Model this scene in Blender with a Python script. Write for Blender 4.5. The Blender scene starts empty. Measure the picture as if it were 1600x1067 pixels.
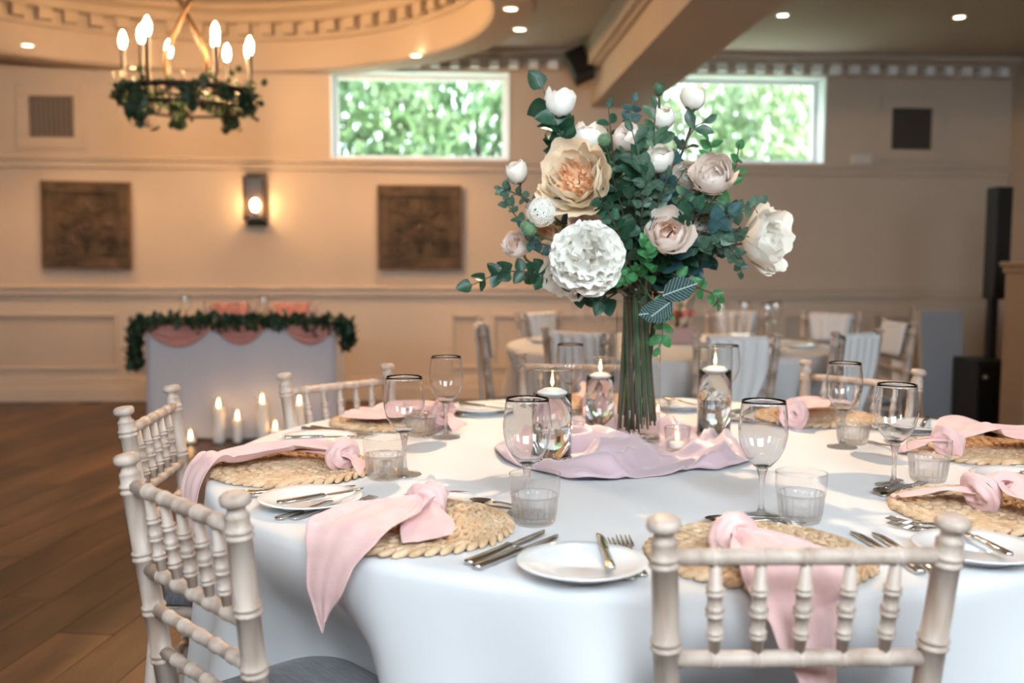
import bpy, math, random
from mathutils import Vector, Matrix, noise
random.seed(7)
PI = math.pi
sc = bpy.context.scene
COL = sc.collection

# ------------------------------------------------------------------ camera
FPX, EYE = 1556.0, 1.22
YAW, PITCH, ROLL = math.radians(3.7), math.atan((533.5 - 405) / 1556.0), 0.0048
F_ = Vector((math.sin(YAW) * math.cos(PITCH), math.cos(YAW) * math.cos(PITCH), -math.sin(PITCH)))
R0 = Vector((math.cos(YAW), -math.sin(YAW), 0)); U0 = R0.cross(F_)
R_ = R0 * math.cos(ROLL) + U0 * math.sin(ROLL); U_ = R_.cross(F_)
CAMP = Vector((0, 0, EYE))
cd = bpy.data.cameras.new('camera'); cam = bpy.data.objects.new('camera', cd); COL.objects.link(cam)
cd.sensor_width = 36; cd.lens = 36 * FPX / 1600; cd.clip_start = .05; cd.clip_end = 200
cam.matrix_world = Matrix(((R_.x, U_.x, -F_.x, 0), (R_.y, U_.y, -F_.y, 0), (R_.z, U_.z, -F_.z, EYE), (0, 0, 0, 1)))
cd.dof.use_dof = True; cd.dof.focus_distance = 1.98; cd.dof.aperture_fstop = 2.5
sc.camera = cam
def ray(x, y): return F_ + R_ * ((x - 800) / FPX) - U_ * ((y - 533.5) / FPX)
def atz(x, y, z): r = ray(x, y); return CAMP + r * ((z - EYE) / r.z)      # a photo point on a level plane
def aty(x, y, Y): r = ray(x, y); return CAMP + r * (Y / r.y)              # a photo point on an upright plane

# ------------------------------------------------------------------ world, sun, exposure
w = bpy.data.worlds.new('sky'); sc.world = w; w.use_nodes = True
bg = w.node_tree.nodes['Background']; bg.inputs[0].default_value = (.78, .9, 1, 1); bg.inputs[1].default_value = 6.5
sd = bpy.data.lights.new('sun', 'SUN'); sd.energy = 34; sd.angle = .02; sd.color = (1, .95, .85)
so = bpy.data.objects.new('sun', sd); COL.objects.link(so)
so.rotation_euler = Vector((.75, -.0, .8)).to_track_quat('Z', 'Y').to_euler()
def area(name, loc, direction, sx, sy, watts, col):
    l = bpy.data.lights.new(name, 'AREA'); l.shape = 'RECTANGLE'; l.size = sx; l.size_y = sy; l.energy = watts; l.color = col
    o = bpy.data.objects.new(name, l); COL.objects.link(o); o.location = loc
    o.rotation_euler = Vector(direction).to_track_quat('-Z', 'Z').to_euler(); return o
REAR = -.75
ADDED_WINDOWS = [(-2.7, 1.6), (.3, 1.6), (3.2, 1.6)]                      # unseen windows added behind the camera, set high to bring in cool daylight
for i, (cx, ww) in enumerate(ADDED_WINDOWS):
    area('daylight', (cx, REAR - .12, 2.35), (0, 1, -.55), ww, .95, (26, 74, 26)[i], (.76, .89, 1))  # area lamp in each added window stands in for the sky
sc.view_settings.view_transform = 'Standard'; sc.view_settings.look = 'None'
sc.view_settings.gamma = 1; sc.view_settings.use_curve_mapping = False
sc.view_settings.exposure = 0.22
sc.cycles.max_bounces = 10; sc.cycles.transmission_bounces = 10; sc.cycles.transparent_max_bounces = 24
sc.cycles.sample_clamp_indirect = 6; sc.cycles.blur_glossy = .6
WARM = (1, .57, .26)

# ------------------------------------------------------------------ materials
MATS = {}
def nmat(name):
    m = bpy.data.materials.new(name); m.use_nodes = True; nt = m.node_tree
    MATS[name] = m; return m, nt, nt.nodes['Principled BSDF']
def mat(name, col, rough=.6, col2=None, scale=8., stretch=(1, 1, 1), metal=0., bump=0., bscale=60., spec=.5, sheen=0., emit=None, estr=0., sub=0., rnd=0., coords='Object', contrast=(.35, .65), detail=4., coat=0.):
    m, nt, b = nmat(name); N = nt.nodes; L = nt.links
    b.inputs['Base Color'].default_value = (*col, 1); b.inputs['Roughness'].default_value = rough
    b.inputs['Metallic'].default_value = metal; b.inputs['Specular IOR Level'].default_value = spec
    b.inputs['Sheen Weight'].default_value = sheen; b.inputs['Coat Weight'].default_value = coat
    if sub: b.inputs['Subsurface Weight'].default_value = sub; b.inputs['Subsurface Scale'].default_value = .01
    tc = None
    if col2 or bump:
        tc = N.new('ShaderNodeTexCoord'); mp = N.new('ShaderNodeMapping'); mp.inputs['Scale'].default_value = stretch
        L.new(tc.outputs[coords], mp.inputs['Vector'])
    out = None
    if col2:
        nz = N.new('ShaderNodeTexNoise'); nz.inputs['Scale'].default_value = scale; nz.inputs['Detail'].default_value = detail
        L.new(mp.outputs[0], nz.inputs['Vector'])
        rp = N.new('ShaderNodeValToRGB'); rp.color_ramp.elements[0].position = contrast[0]; rp.color_ramp.elements[1].position = contrast[1]
        rp.color_ramp.elements[0].color = (*col, 1); rp.color_ramp.elements[1].color = (*col2, 1)
        L.new(nz.outputs['Fac'], rp.inputs[0]); out = rp.outputs[0]
        if rnd:
            oi = N.new('ShaderNodeObjectInfo'); av = N.new('ShaderNodeVectorMath'); av.operation = 'SCALE'
            cb = N.new('ShaderNodeCombineXYZ'); L.new(oi.outputs['Random'], cb.inputs[0]); L.new(oi.outputs['Random'], cb.inputs[1])
            av.inputs['Scale'].default_value = 40; L.new(cb.outputs[0], av.inputs[0])
            ad = N.new('ShaderNodeVectorMath'); L.new(mp.outputs[0], ad.inputs[0]); L.new(av.outputs[0], ad.inputs[1]); L.new(ad.outputs[0], nz.inputs['Vector'])
    if rnd:
        hs = N.new('ShaderNodeHueSaturation'); oi = N.new('ShaderNodeObjectInfo'); mr = N.new('ShaderNodeMapRange')
        mr.inputs['To Min'].default_value = 1 - rnd; mr.inputs['To Max'].default_value = 1 + rnd
        L.new(oi.outputs['Random'], mr.inputs['Value']); L.new(mr.outputs[0], hs.inputs['Value'])
        if out: L.new(out, hs.inputs['Color'])
        else: hs.inputs['Color'].default_value = (*col, 1)
        out = hs.outputs[0]
    if out: L.new(out, b.inputs['Base Color'])
    if bump:
        n2 = N.new('ShaderNodeTexNoise'); n2.inputs['Scale'].default_value = bscale; n2.inputs['Detail'].default_value = 3
        L.new(mp.outputs[0], n2.inputs['Vector']); bp = N.new('ShaderNodeBump'); bp.inputs['Strength'].default_value = bump; bp.inputs['Distance'].default_value = .01
        L.new(n2.outputs['Fac'], bp.inputs['Height']); L.new(bp.outputs[0], b.inputs['Normal'])
    if emit: b.inputs['Emission Color'].default_value = (*emit, 1); b.inputs['Emission Strength'].default_value = estr
    return m
def leafmat(name, col, col2, trans=.25, rough=.36, rnd=.3):
    m = mat(name, col, rough, col2, 3.0, rnd=rnd, spec=.35, contrast=(.3, .7)); nt = m.node_tree; N = nt.nodes; L = nt.links; b = N['Principled BSDF']
    t = N.new('ShaderNodeBsdfTranslucent'); mx = N.new('ShaderNodeMixShader'); mx.inputs[0].default_value = trans
    src = b.inputs['Base Color'].links[0].from_socket; L.new(src, t.inputs['Color'])
    o = N['Material Output']; L.new(b.outputs[0], mx.inputs[1]); L.new(t.outputs[0], mx.inputs[2]); L.new(mx.outputs[0], o.inputs['Surface'])
    return m
def thin_glass(name, tint=(1, 1, 1), ior=1.45, rough=.0):
    m, nt, b = nmat(name); N = nt.nodes; L = nt.links; N.remove(b)
    tr = N.new('ShaderNodeBsdfTransparent'); tr.inputs[0].default_value = (*tint, 1)
    gl = N.new('ShaderNodeBsdfGlossy'); gl.inputs['Roughness'].default_value = rough
    lw = N.new('ShaderNodeLayerWeight'); lw.inputs[0].default_value = .5; pw = N.new('ShaderNodeMath'); pw.operation = 'POWER'; pw.inputs[1].default_value = 3.0
    L.new(lw.outputs['Facing'], pw.inputs[0]); mr = N.new('ShaderNodeMapRange'); f0 = ((ior - 1) / (ior + 1)) ** 2 * 1.9; mr.inputs['To Min'].default_value = f0; mr.inputs['To Max'].default_value = .75
    L.new(pw.outputs[0], mr.inputs['Value']); mx = N.new('ShaderNodeMixShader')
    L.new(mr.outputs[0], mx.inputs[0]); L.new(tr.outputs[0], mx.inputs[1]); L.new(gl.outputs[0], mx.inputs[2]); L.new(mx.outputs[0], N['Material Output'].inputs['Surface'])
    return m
def cast_glass(name, ior, share):                                         # thick clear glass that lets light through
    m, nt, b = nmat(name); N = nt.nodes; L = nt.links; b.inputs['Base Color'].default_value = (1, 1, 1, 1); b.inputs['Roughness'].default_value = 0
    b.inputs['Transmission Weight'].default_value = 1; b.inputs['IOR'].default_value = ior
    tr = N.new('ShaderNodeBsdfTransparent'); mx = N.new('ShaderNodeMixShader'); mx.inputs[0].default_value = share
    L.new(b.outputs[0], mx.inputs[1]); L.new(tr.outputs[0], mx.inputs[2]); L.new(mx.outputs[0], N['Material Output'].inputs['Surface']); return m
def solid_glass(name, ior=1.45, tint=(1, 1, 1)):
    m, nt, b = nmat(name); b.inputs['Base Color'].default_value = (*tint, 1); b.inputs['Roughness'].default_value = 0
    b.inputs['Transmission Weight'].default_value = 1; b.inputs['IOR'].default_value = ior; return m
def emis(name, col, s):
    m, nt, b = nmat(name); N = nt.nodes; e = N.new('ShaderNodeEmission'); e.inputs[0].default_value = (*col, 1); e.inputs[1].default_value = s
    nt.links.new(e.outputs[0], N['Material Output'].inputs['Surface']); N.remove(b); return m

mat('wall', (.55, .455, .36), .75, (.52, .43, .34), 1.5, bump=.04, bscale=180)
mat('wainscot', (.60, .505, .40), .5, (.57, .475, .375), 1.2)
mat('ceiling', (.48, .40, .32), .8, (.46, .385, .305), 1.0)
mat('white_frame', (.82, .85, .86), .4)
mat('plank', (.035, .017, .0075), .38, (.17, .085, .037), 1.6, stretch=(4, .7, 1), rnd=.35, bump=.15, bscale=14, contrast=(.32, .74))
mat('subfloor', (.03, .018, .01), .9)
mat('limewash', (.56, .455, .38), .45, (.36, .26, .195), 6, stretch=(7, 7, .6), bump=.08, bscale=30, rnd=.06, contrast=(.4, .75))
mat('cushion', (.07, .07, .08), .9, (.12, .12, .135), 30, stretch=(1, 6, 1), bump=.3, bscale=300, sheen=.3)
mat('cloth_white', (.735, .735, .735), .8, (.71, .71, .715), 2, sheen=.15, bump=.03, bscale=400)
mat('cloth_lilac', (.55, .54, .58), .8, sheen=.2)
mat('linen_pink', (.80, .53, .50), .85, (.74, .47, .45), 25, bump=.12, bscale=350, sheen=.25)
mat('chiffon_rose', (.55, .26, .22), .8, (.48, .21, .18), 12, sheen=.2)
mat('chiffon_white', (.74, .73, .72), .8, sheen=.2)
mat('satin_mauve', (.58, .43, .46), .42, (.54, .39, .43), 8, sheen=.5)
mat('gap_shade_disc', (.16, .09, .045), .9)  # dark colour that puts shade between the braid strands
mat('hyacinth', (.50, .31, .165), .6, (.72, .53, .345), 30, stretch=(1, 1, 1), rnd=.05, bump=.25, bscale=220, contrast=(.3, .65))
mat('porcelain', (.81, .82, .83), .12, spec=.6, coat=.3)
mat('steel', (.62, .60, .57), .13, metal=1)
mat('wax', (.88, .85, .80), .45, sub=.2)
mat('wick', (.03, .02, .02), .9)
emis('flame', (1, .55, .2), 30)
emis('bulb_glow', (1, .58, .26), 440)
emis('sconce_glow', (1, .66, .36), 120)
emis('downlight_glow', (1, .78, .5), 14)
mat('black_iron', (.012, .010, .009), .4, metal=.3)
mat('old_brass', (.06, .036, .017), .45, metal=.8)
mat('black_plastic', (.008, .008, .009), .55)
mat('carved_wood', (.03, .020, .012), .8, (.115, .074, .045), 7, bump=.6, bscale=35, contrast=(.3, .7))
mat('carved_edge', (.20, .115, .055), .7, (.13, .075, .04), 9)
mat('vent_slat', (.12, .10, .085), .6)
mat('vent_back', (.03, .028, .025), .9)
mat('board_grey', (.42, .46, .53), .5)
mat('board_edge', (.6, .5, .38), .6)
mat('radiator', (.62, .55, .46), .45)
mat('partition', (.30, .20, .125), .6, (.28, .185, .115), 2)
mat('grey_box', (.62, .58, .54), .5)
thin_glass('glass_thin'); thin_glass('glass_rib', (.985, .99, .99), 1.6); thin_glass('glass_vase', (.97, .985, .98)); thin_glass('pane', (.98, 1, .99), 1.3)
solid_glass('glass_solid', 1.45); cast_glass('glass_stem', 1.45, .35); cast_glass('glass_cut', 1.45, .6); solid_glass('water', 1.33); thin_glass('lantern_glass', (.9, .85, .75), 1.12)
leafmat('leaf_euc', (.034, .08, .052), (.095, .165, .115), .15)
leafmat('leaf_dark', (.012, .055, .03), (.03, .09, .05), .12)
leafmat('leaf_blue', (.018, .062, .062), (.05, .115, .115), .12)
leafmat('leaf_rose', (.04, .105, .055), (.10, .19, .115), .22)
leafmat('leaf_bright', (.03, .16, .05), (.075, .25, .09), .22)
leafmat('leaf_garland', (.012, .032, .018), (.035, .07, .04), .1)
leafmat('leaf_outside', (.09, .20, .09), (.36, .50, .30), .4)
leafmat('leaf_outside_overexposed', (.24, .38, .20), (.62, .68, .50), .4)  # same leaves made paler, the overexposed window glare put into their colour
mat('bark', (.09, .06, .04), .9); mat('lawn', (.1, .2, .06), .9, (.15, .25, .1), 3)
mat('stem_green', (.022, .075, .028), .5, (.06, .13, .05), 14); mat('stem_brown', (.07, .045, .03), .7)
leafmat('petal_peach', (.98, .79, .56), (.98, .88, .71), .12, .7, .07)
leafmat('petal_deep', (.95, .58, .33), (.96, .70, .47), .12, .7, .10)
leafmat('petal_ivory', (.93, .87, .76), (.95, .91, .84), .12, .7, .05)
leafmat('petal_white', (.96, .93, .85), (.97, .95, .89), .12, .7, .04)
leafmat('petal_blush', (.96, .82, .73), (.97, .88, .80), .12, .7, .06)
leafmat('petal_pinkheart', (.90, .64, .50), (.93, .73, .61), .12, .7, .08)
leafmat('petal_hot', (.78, .16, .14), (.85, .33, .16), .3, .6, .25)
leafmat('petal_rosepink', (.80, .30, .30), (.85, .50, .40), .3, .6, .2)
mat('thistle', (.10, .22, .12), .7, (.22, .34, .18), 60)
mat('flower_box', (.45, .28, .25), .5)
def vein():
    m, nt, b = nmat('leaf_veined'); N = nt.nodes; L = nt.links
    tc = N.new('ShaderNodeTexCoord'); sp = N.new('ShaderNodeSeparateXYZ'); L.new(tc.outputs['Object'], sp.inputs[0])
    def mth(op, a, c=None):
        n = N.new('ShaderNodeMath'); n.operation = op
        for i, v in enumerate((a, c)):
            if v is None: continue
            if isinstance(v, (int, float)): n.inputs[i].default_value = v
            else: L.new(v, n.inputs[i])
        return n.outputs[0]
    ax = mth('ABSOLUTE', sp.outputs[0]); k = mth('SUBTRACT', sp.outputs[1], mth('MULTIPLY', ax, .75))
    st = mth('LESS_THAN', mth('FRACT', mth('MULTIPLY', k, 10.)), .08); k2 = mth('ADD', sp.outputs[1], mth('MULTIPLY', ax, 1.3))
    st2 = mth('LESS_THAN', mth('FRACT', mth('MULTIPLY', k2, 12.)), .035); mid = mth('LESS_THAN', ax, .014)
    f = mth('MAXIMUM', mth('MAXIMUM', st, st2), mid); mx = N.new('ShaderNodeMix'); mx.data_type = 'RGBA'
    mx.inputs[6].default_value = (.012, .045, .04, 1); mx.inputs[7].default_value = (.42, .50, .47, 1); L.new(f, mx.inputs[0]); L.new(mx.outputs[2], b.inputs['Base Color'])
    b.inputs['Roughness'].default_value = .75; b.inputs['Specular IOR Level'].default_value = .2
vein()

# ------------------------------------------------------------------ mesh helpers
def frame_to(d, up=Vector((0, 0, 1))):
    z = Vector(d).normalized(); up = Vector(up)
    if abs(z.dot(up.normalized())) > .98: up = Vector((0, 1, 0)) if abs(z.y) < .9 else Vector((1, 0, 0))
    x = up.cross(z).normalized(); y = z.cross(x)
    return Matrix((x, y, z)).transposed()
class MB:
    def __init__(s): s.v = []; s.f = []; s.flat = set()
    def add(s, vs, fs, flat=False):
        b = len(s.v); s.v += [Vector(v) for v in vs]
        for f in fs:
            if flat: s.flat.add(len(s.f))
            s.f.append(tuple(i + b for i in f))
        return s
    def box(s, c, d, rot=None):
        c = Vector(c); h = Vector(d) / 2; vs = []
        for x in (-1, 1):
            for y in (-1, 1):
                for z in (-1, 1):
                    p = Vector((x * h.x, y * h.y, z * h.z)); vs.append(c + (rot @ p if rot else p))
        return s.add(vs, [(0, 1, 3, 2), (4, 6, 7, 5), (0, 4, 5, 1), (2, 3, 7, 6), (0, 2, 6, 4), (1, 5, 7, 3)], True)
    def bb(s, x0, x1, y0, y1, z0, z1): return s.box(((x0 + x1) / 2, (y0 + y1) / 2, (z0 + z1) / 2), (abs(x1 - x0), abs(y1 - y0), abs(z1 - z0)))
    def lathe(s, prof, seg=24, M=None, ripple=None):
        M = M or Matrix.Identity(4); n = len(prof); vs = []
        for k in range(seg):
            a = 2 * PI * k / seg
            for (r, z) in prof:
                rr = r * (1 + (ripple(a, z) if ripple else 0)); vs.append(M @ Vector((rr * math.cos(a), rr * math.sin(a), z)))
        fs = []
        for k in range(seg):
            k2 = (k + 1) % seg
            for i in range(n - 1): fs.append((k * n + i, k2 * n + i, k2 * n + i + 1, k * n + i + 1))
        if prof[0][0] < 2e-3: pass
        s.add(vs, fs); b = len(s.v) - len(vs)
        s.f.append(tuple(b + k * n for k in range(seg))[::-1]); s.f.append(tuple(b + k * n + n - 1 for k in range(seg)))
        if ripple == 'open': pass
        return s
    def shell(s, prof, seg=24, M=None, ripple=None):          # open surface of revolution, no caps
        s.lathe(prof, seg, M, ripple); s.f.pop(); s.f.pop(); return s
    def loop(s, prof, seg=24, M=None, ripple=None):           # closed profile
        M = M or Matrix.Identity(4); n = len(prof); vs = []
        for k in range(seg):
            a = 2 * PI * k / seg
            for (r, z) in prof:
                rr = r * (1 + (ripple(a, z) if ripple else 0)); vs.append(M @ Vector((rr * math.cos(a), rr * math.sin(a), z)))
        return s.add(vs, [(k * n + i, ((k + 1) % seg) * n + i, ((k + 1) % seg) * n + (i + 1) % n, k * n + (i + 1) % n) for k in range(seg) for i in range(n)])
    def tube(s, pts, r, seg=8, cap=True):
        pts = [Vector(p) for p in pts]; n = len(pts); rs = r if isinstance(r, (list, tuple)) else [r] * n; vs = []; up = None
        for i, p in enumerate(pts):
            t = (pts[min(i + 1, n - 1)] - pts[max(i - 1, 0)]); R = frame_to(t, up if up else Vector((0, 0, 1))); up = R.col[1].copy()
            for k in range(seg):
                a = 2 * PI * k / seg; vs.append(p + R @ Vector((math.cos(a) * rs[i], math.sin(a) * rs[i], 0)))
        fs = [(i * seg + k, i * seg + (k + 1) % seg, (i + 1) * seg + (k + 1) % seg, (i + 1) * seg + k) for i in range(n - 1) for k in range(seg)]
        if cap: fs += [tuple(range(seg))[::-1], tuple((n - 1) * seg + k for k in range(seg))]
        return s.add(vs, fs)
    def torus(s, R, r, M=None, seg=32, sm=8, a0=0, a1=2 * PI):
        M = M or Matrix.Identity(4); full = abs(a1 - a0 - 2 * PI) < 1e-6
        pts = [M @ Vector((R * math.cos(a0 + (a1 - a0) * k / seg), R * math.sin(a0 + (a1 - a0) * k / seg), 0)) for k in range(seg + (0 if full else 1))]
        if not full: return s.tube(pts, r, sm)
        ax = (M.to_3x3() @ Vector((0, 0, 1))).normalized(); c = M @ Vector((0, 0, 0)); vs = []
        for p in pts:
            d = (p - c).normalized()
            for k in range(sm): a = 2 * PI * k / sm; vs.append(p + d * r * math.cos(a) + ax * r * math.sin(a))
        return s.add(vs, [(i * sm + k, ((i + 1) % seg) * sm + k, ((i + 1) % seg) * sm + (k + 1) % sm, i * sm + (k + 1) % sm) for i in range(seg) for k in range(sm)])
    def grid(s, fn, nu, nv, closeu=False):
        vs = [fn(i / nu, j / nv) for i in range(nu if closeu else nu + 1) for j in range(nv + 1)]; m = nv + 1; N = nu if closeu else nu + 1
        return s.add(vs, [(i * m + j, ((i + 1) % N) * m + j, ((i + 1) % N) * m + j + 1, i * m + j + 1) for i in range(nu) for j in range(nv)])
    def ell(s, c, r, seg=12, rings=8, R=None):
        c = Vector(c); r = Vector(r) if not isinstance(r, (int, float)) else Vector((r, r, r))
        vs = []
        for i in range(rings + 1):
            th = PI * i / rings
            for k in range(seg):
                a = 2 * PI * k / seg; p = Vector((r.x * math.sin(th) * math.cos(a), r.y * math.sin(th) * math.sin(a), r.z * math.cos(th))); vs.append(c + (R @ p if R else p))
        return s.add(vs, [(i * seg + k, (i + 1) * seg + k, (i + 1) * seg + (k + 1) % seg, i * seg + (k + 1) % seg) for i in range(rings) for k in range(seg)])
    def turned(s, p0, p1, prof, seg=12):                      # turned bar from p0 to p1, prof = [(t, radius)]
        p0 = Vector(p0); p1 = Vector(p1); L = (p1 - p0).length; R = frame_to(p1 - p0)
        return s.lathe([(r, t * L) for t, r in prof], seg, Matrix.Translation(p0) @ R.to_4x4())
    def mesh(s, name, m):
        me = bpy.data.meshes.new(name); me.from_pydata([tuple(v) for v in s.v], [], s.f)
        me.materials.append(MATS[m]); n = len(me.polygons)
        me.polygons.foreach_set('use_smooth', [i not in s.flat for i in range(n)]); me.validate(); me.update(); return me
    def build(s, name, m, parent=None, loc=None, solid=0, bevel=0, subdiv=0):
        o = bpy.data.objects.new(name, s.mesh(name, m)); COL.objects.link(o); o.parent = parent
        if loc is not None: o.location = loc
        if solid: md = o.modifiers.new('s', 'SOLIDIFY'); md.thickness = solid; md.offset = 0
        if bevel: md = o.modifiers.new('b', 'BEVEL'); md.width = bevel; md.segments = 2; md.limit_method = 'ANGLE'
        if subdiv: md = o.modifiers.new('d', 'SUBSURF'); md.levels = subdiv; md.render_levels = subdiv
        return o
def tag(o, label=None, cat=None, group=None, kind=None):
    if label: o['label'] = label
    if cat: o['category'] = cat
    if group: o['group'] = group
    if kind: o['kind'] = kind
    return o
def empty(name, loc=(0, 0, 0), rz=0, label=None, cat=None, group=None):
    o = bpy.data.objects.new(name, None); COL.objects.link(o); o.location = loc; o.rotation_euler = (0, 0, rz); o.empty_display_size = .1
    return tag(o, label, cat, group)
def inst(name, me, parent, M=None):
    o = bpy.data.objects.new(name, me); COL.objects.link(o); o.parent = parent
    if M is not None: o.matrix_local = M
    return o
def copy_tree(o, loc, rz, label, group=None):
    def cp(a, par):
        c = a.copy(); COL.objects.link(c); c.parent = par
        for ch in [x for x in bpy.data.objects if x.parent == a] if par is None else a.children: cp(ch, c)
        return c
    c = cp(o, None); c.location = loc; c.rotation_euler = (0, 0, rz); c['label'] = label
    if group: c['group'] = group
    return c
def light(name, kind, loc, watts, col, parent=None, size=.03, spot=None, blend=.6):
    l = bpy.data.lights.new(name, kind); l.energy = watts; l.color = col; l.shadow_soft_size = size
    if spot: l.spot_size = spot; l.spot_blend = blend
    o = bpy.data.objects.new(name, l); COL.objects.link(o); o.parent = parent; o.location = loc; return o
def struct(o, label=None): tag(o, label, None, None, 'structure'); return o
def sm(a, b, x): t = max(0, min(1, (x - a) / (b - a))); return t * t * (3 - 2 * t)
def spline(pts, n):
    pts = [Vector(p) for p in pts]; P = [pts[0] * 2 - pts[1]] + pts + [pts[-1] * 2 - pts[-2]]; out = []
    for i in range(n + 1):
        u = i / n * (len(pts) - 1); k = min(int(u), len(pts) - 2); t = u - k; a, b, c, d = P[k:k + 4]
        out.append(.5 * ((2 * b) + (c - a) * t + (2 * a - 5 * b + 4 * c - d) * t * t + (3 * b - a - 3 * c + d) * t ** 3))
    return out

# ================================================================== THE ROOM
YW, XL, XR, ZC = 8.6, -5.6, 4.95, 2.98
SOF, DX, DY, DR, DRO = 2.76, -1.86, 6.43, 2.13, 2.42                      # round recess in the ceiling
# floor
fl = MB().bb(XL, XR, REAR, YW, -.1, -.006).build('floor', 'subfloor'); struct(fl, 'dark brown plank floor of the hall')
pm = [MB().box((0, 0, -.003), (.188, L, .006)).mesh('plank', 'plank') for L in (2.1, 1.7, 2.4)]
for m_ in pm: pass
PA = math.radians(-9.5); ca, sa = math.cos(PA), math.sin(PA); cnt = 0
for i in range(-34, 34):
    y = -6 + (i * 7 % 5) * .45; j = 0
    while y < 14:
        me = pm[(i * 3 + j) % 3]; L = (2.1, 1.7, 2.4)[(i * 3 + j) % 3]; cx, cy = i * .191, y + L / 2; y += L + .003; j += 1
        X, Y = cx * ca - cy * sa, cx * sa + cy * ca + 1
        hl = L / 2
        if X < XL + .3 or X > XR - .3 or Y < 1.7 or Y - hl * ca > YW - .2: continue
        k = 1.0; over = (Y + hl * ca) - (YW - .03)
        if over > 0: k = 1 - over / (L * ca); X += sa * over / ca / 2; Y -= over / 2
        if X > -.3 and Y < 5.2: continue                                   # under and before the laid table
        if X < -.62 * Y - .9 : continue                                    # beyond the side of the view
        inst('plank', me, fl, Matrix.Translation((X, Y, 0)) @ Matrix.Rotation(PA, 4, 'Z') @ Matrix.Diagonal((1, k, 1, 1))); cnt += 1
# back wall with its two high windows
W1 = (-.989, .527, 2.06, 2.80); W2 = (1.765, 3.278, 2.06, 2.81)
b = MB(); y0, y1 = YW, YW + .28; zt = 3.4
b.bb(XL, XR, y0, y1, 0, 2.06); b.bb(XL, XR, y0, y1, 2.81, zt)
b.bb(XL, W1[0], y0, y1, 2.06, 2.81); b.bb(W1[1], W2[0], y0, y1, 2.06, 2.81); b.bb(W2[1], XR, y0, y1, 2.06, 2.81)
struct(b.build('wall_back', 'wall'), 'cream back wall with two high windows')
struct(MB().bb(XL - .2, XL, REAR, YW, 0, zt).build('wall_left', 'wall')); struct(MB().bb(XR, XR + .2, REAR, YW, 0, zt).build('wall_right', 'wall'))
b = MB(); xs = XL
for cx, ww in ADDED_WINDOWS: b.bb(xs, cx - ww / 2, REAR - .2, REAR, 0, zt); xs = cx + ww / 2
b.bb(xs, XR, REAR - .2, REAR, 0, zt); b.bb(XL, XR, REAR - .2, REAR, 0, 1.8); b.bb(XL, XR, REAR - .2, REAR, 2.88, zt)
struct(b.build('wall_front', 'wall'))
# ceiling: flat field round the circular recess, its lowered ring, drum and lid
b = MB(); seg = 96
def sq(a):                                                                 # ray from recess centre to the room's rectangle
    dx, dy = math.cos(a), math.sin(a); t = 1e9
    if dx > 1e-6: t = min(t, (XR - DX) / dx)
    if dx < -1e-6: t = min(t, (XL - DX) / dx)
    if dy > 1e-6: t = min(t, (YW - DY) / dy)
    if dy < -1e-6: t = min(t, (REAR - DY) / dy)
    return t
angs = sorted([2 * PI * k / seg for k in range(seg)] + [math.atan2(y - DY, x - DX) % (2 * PI) for x in (XL, XR) for y in (REAR, YW)])
n = len(angs)
def clampr(r, a): return min(r, sq(a))
def ringp(r, a, z): r = clampr(r, a); return (DX + r * math.cos(a), DY + r * math.sin(a), z)
b.add([ringp(DRO - .02, a, ZC) for a in angs] + [ringp(1e9, a, ZC) for a in angs], [(k, (k + 1) % n, n + (k + 1) % n, n + k) for k in range(n)], True)
ceil = struct(b.build('ceiling', 'ceiling'), 'cream plaster ceiling with a round recess')
def ring_strip(prof, m, name):
    b = MB(); p = len(prof); vs = [ringp(r, a, z) for a in angs for r, z in prof]
    return b.add(vs, [(k * p + i, ((k + 1) % n) * p + i, ((k + 1) % n) * p + i + 1, k * p + i + 1) for k in range(n) for i in range(p - 1)], True).build(name, m, ceil)
ring_strip([(DRO, ZC), (DRO, SOF + .05), (DRO - .03, SOF + .03), (DRO - .03, SOF), (DR + .02, SOF), (DR, SOF + .02), (DR, SOF + .17)], 'ceiling', 'recess_ring')
ring_strip([(DR, SOF + .17), (DR + .0, SOF + .24), (DR - .03, SOF + .25), (DR - .03, SOF + .28), (DR - .01, SOF + .285), (DR - .01, SOF + .375), (DR - .09, SOF + .38), (DR - .12, SOF + .44), (DR - .2, SOF + .47), (DR - .2, SOF + .5), (DR - .5, SOF + .52), (1.0, SOF + .6), (.02, SOF + .62)], 'ceiling', 'recess_dome')
dm = MB().box((0, 0, 0), (.075, .10, .085)).mesh('dentil', 'ceiling')
for k in range(68):
    a = 2 * PI * k / 68; r = clampr(DR - .055, a)
    inst('dentil', dm, ceil, Matrix.Translation((DX + r * math.cos(a), DY + r * math.sin(a), SOF + .33)) @ Matrix.Rotation(a, 4, 'Z'))
struct(MB().bb(XL - .2, XR + .2, REAR - .2, YW + .3, 3.42, 3.5).build('roof', 'ceiling'))
# beam
BX0, BX1, BZ = 1.22, 1.70, 2.52
beam = struct(MB().bb(BX0, BX1, REAR, YW, BZ, ZC + .05).build('beam', 'ceiling'), 'boxed plaster beam running to the back wall')
MB().bb(BX0 - .10, BX0, REAR, YW, 2.84, ZC).bb(BX0 - .05, BX0, REAR, YW, 2.76, 2.84).build('beam_moulding', 'ceiling', beam, bevel=.012)
MB().bb(BX1, BX1 + .06, REAR, YW, 2.86, ZC).build('beam_moulding', 'ceiling', beam, bevel=.012)
bm_ = MB().box((0, 0, 0), (.05, .075, .06)).mesh('dentil', 'ceiling')
for k in range(60): inst('dentil', bm_, beam, Matrix.Translation((BX0 - .075, 8.3 - k * .12, 2.80)))
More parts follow.
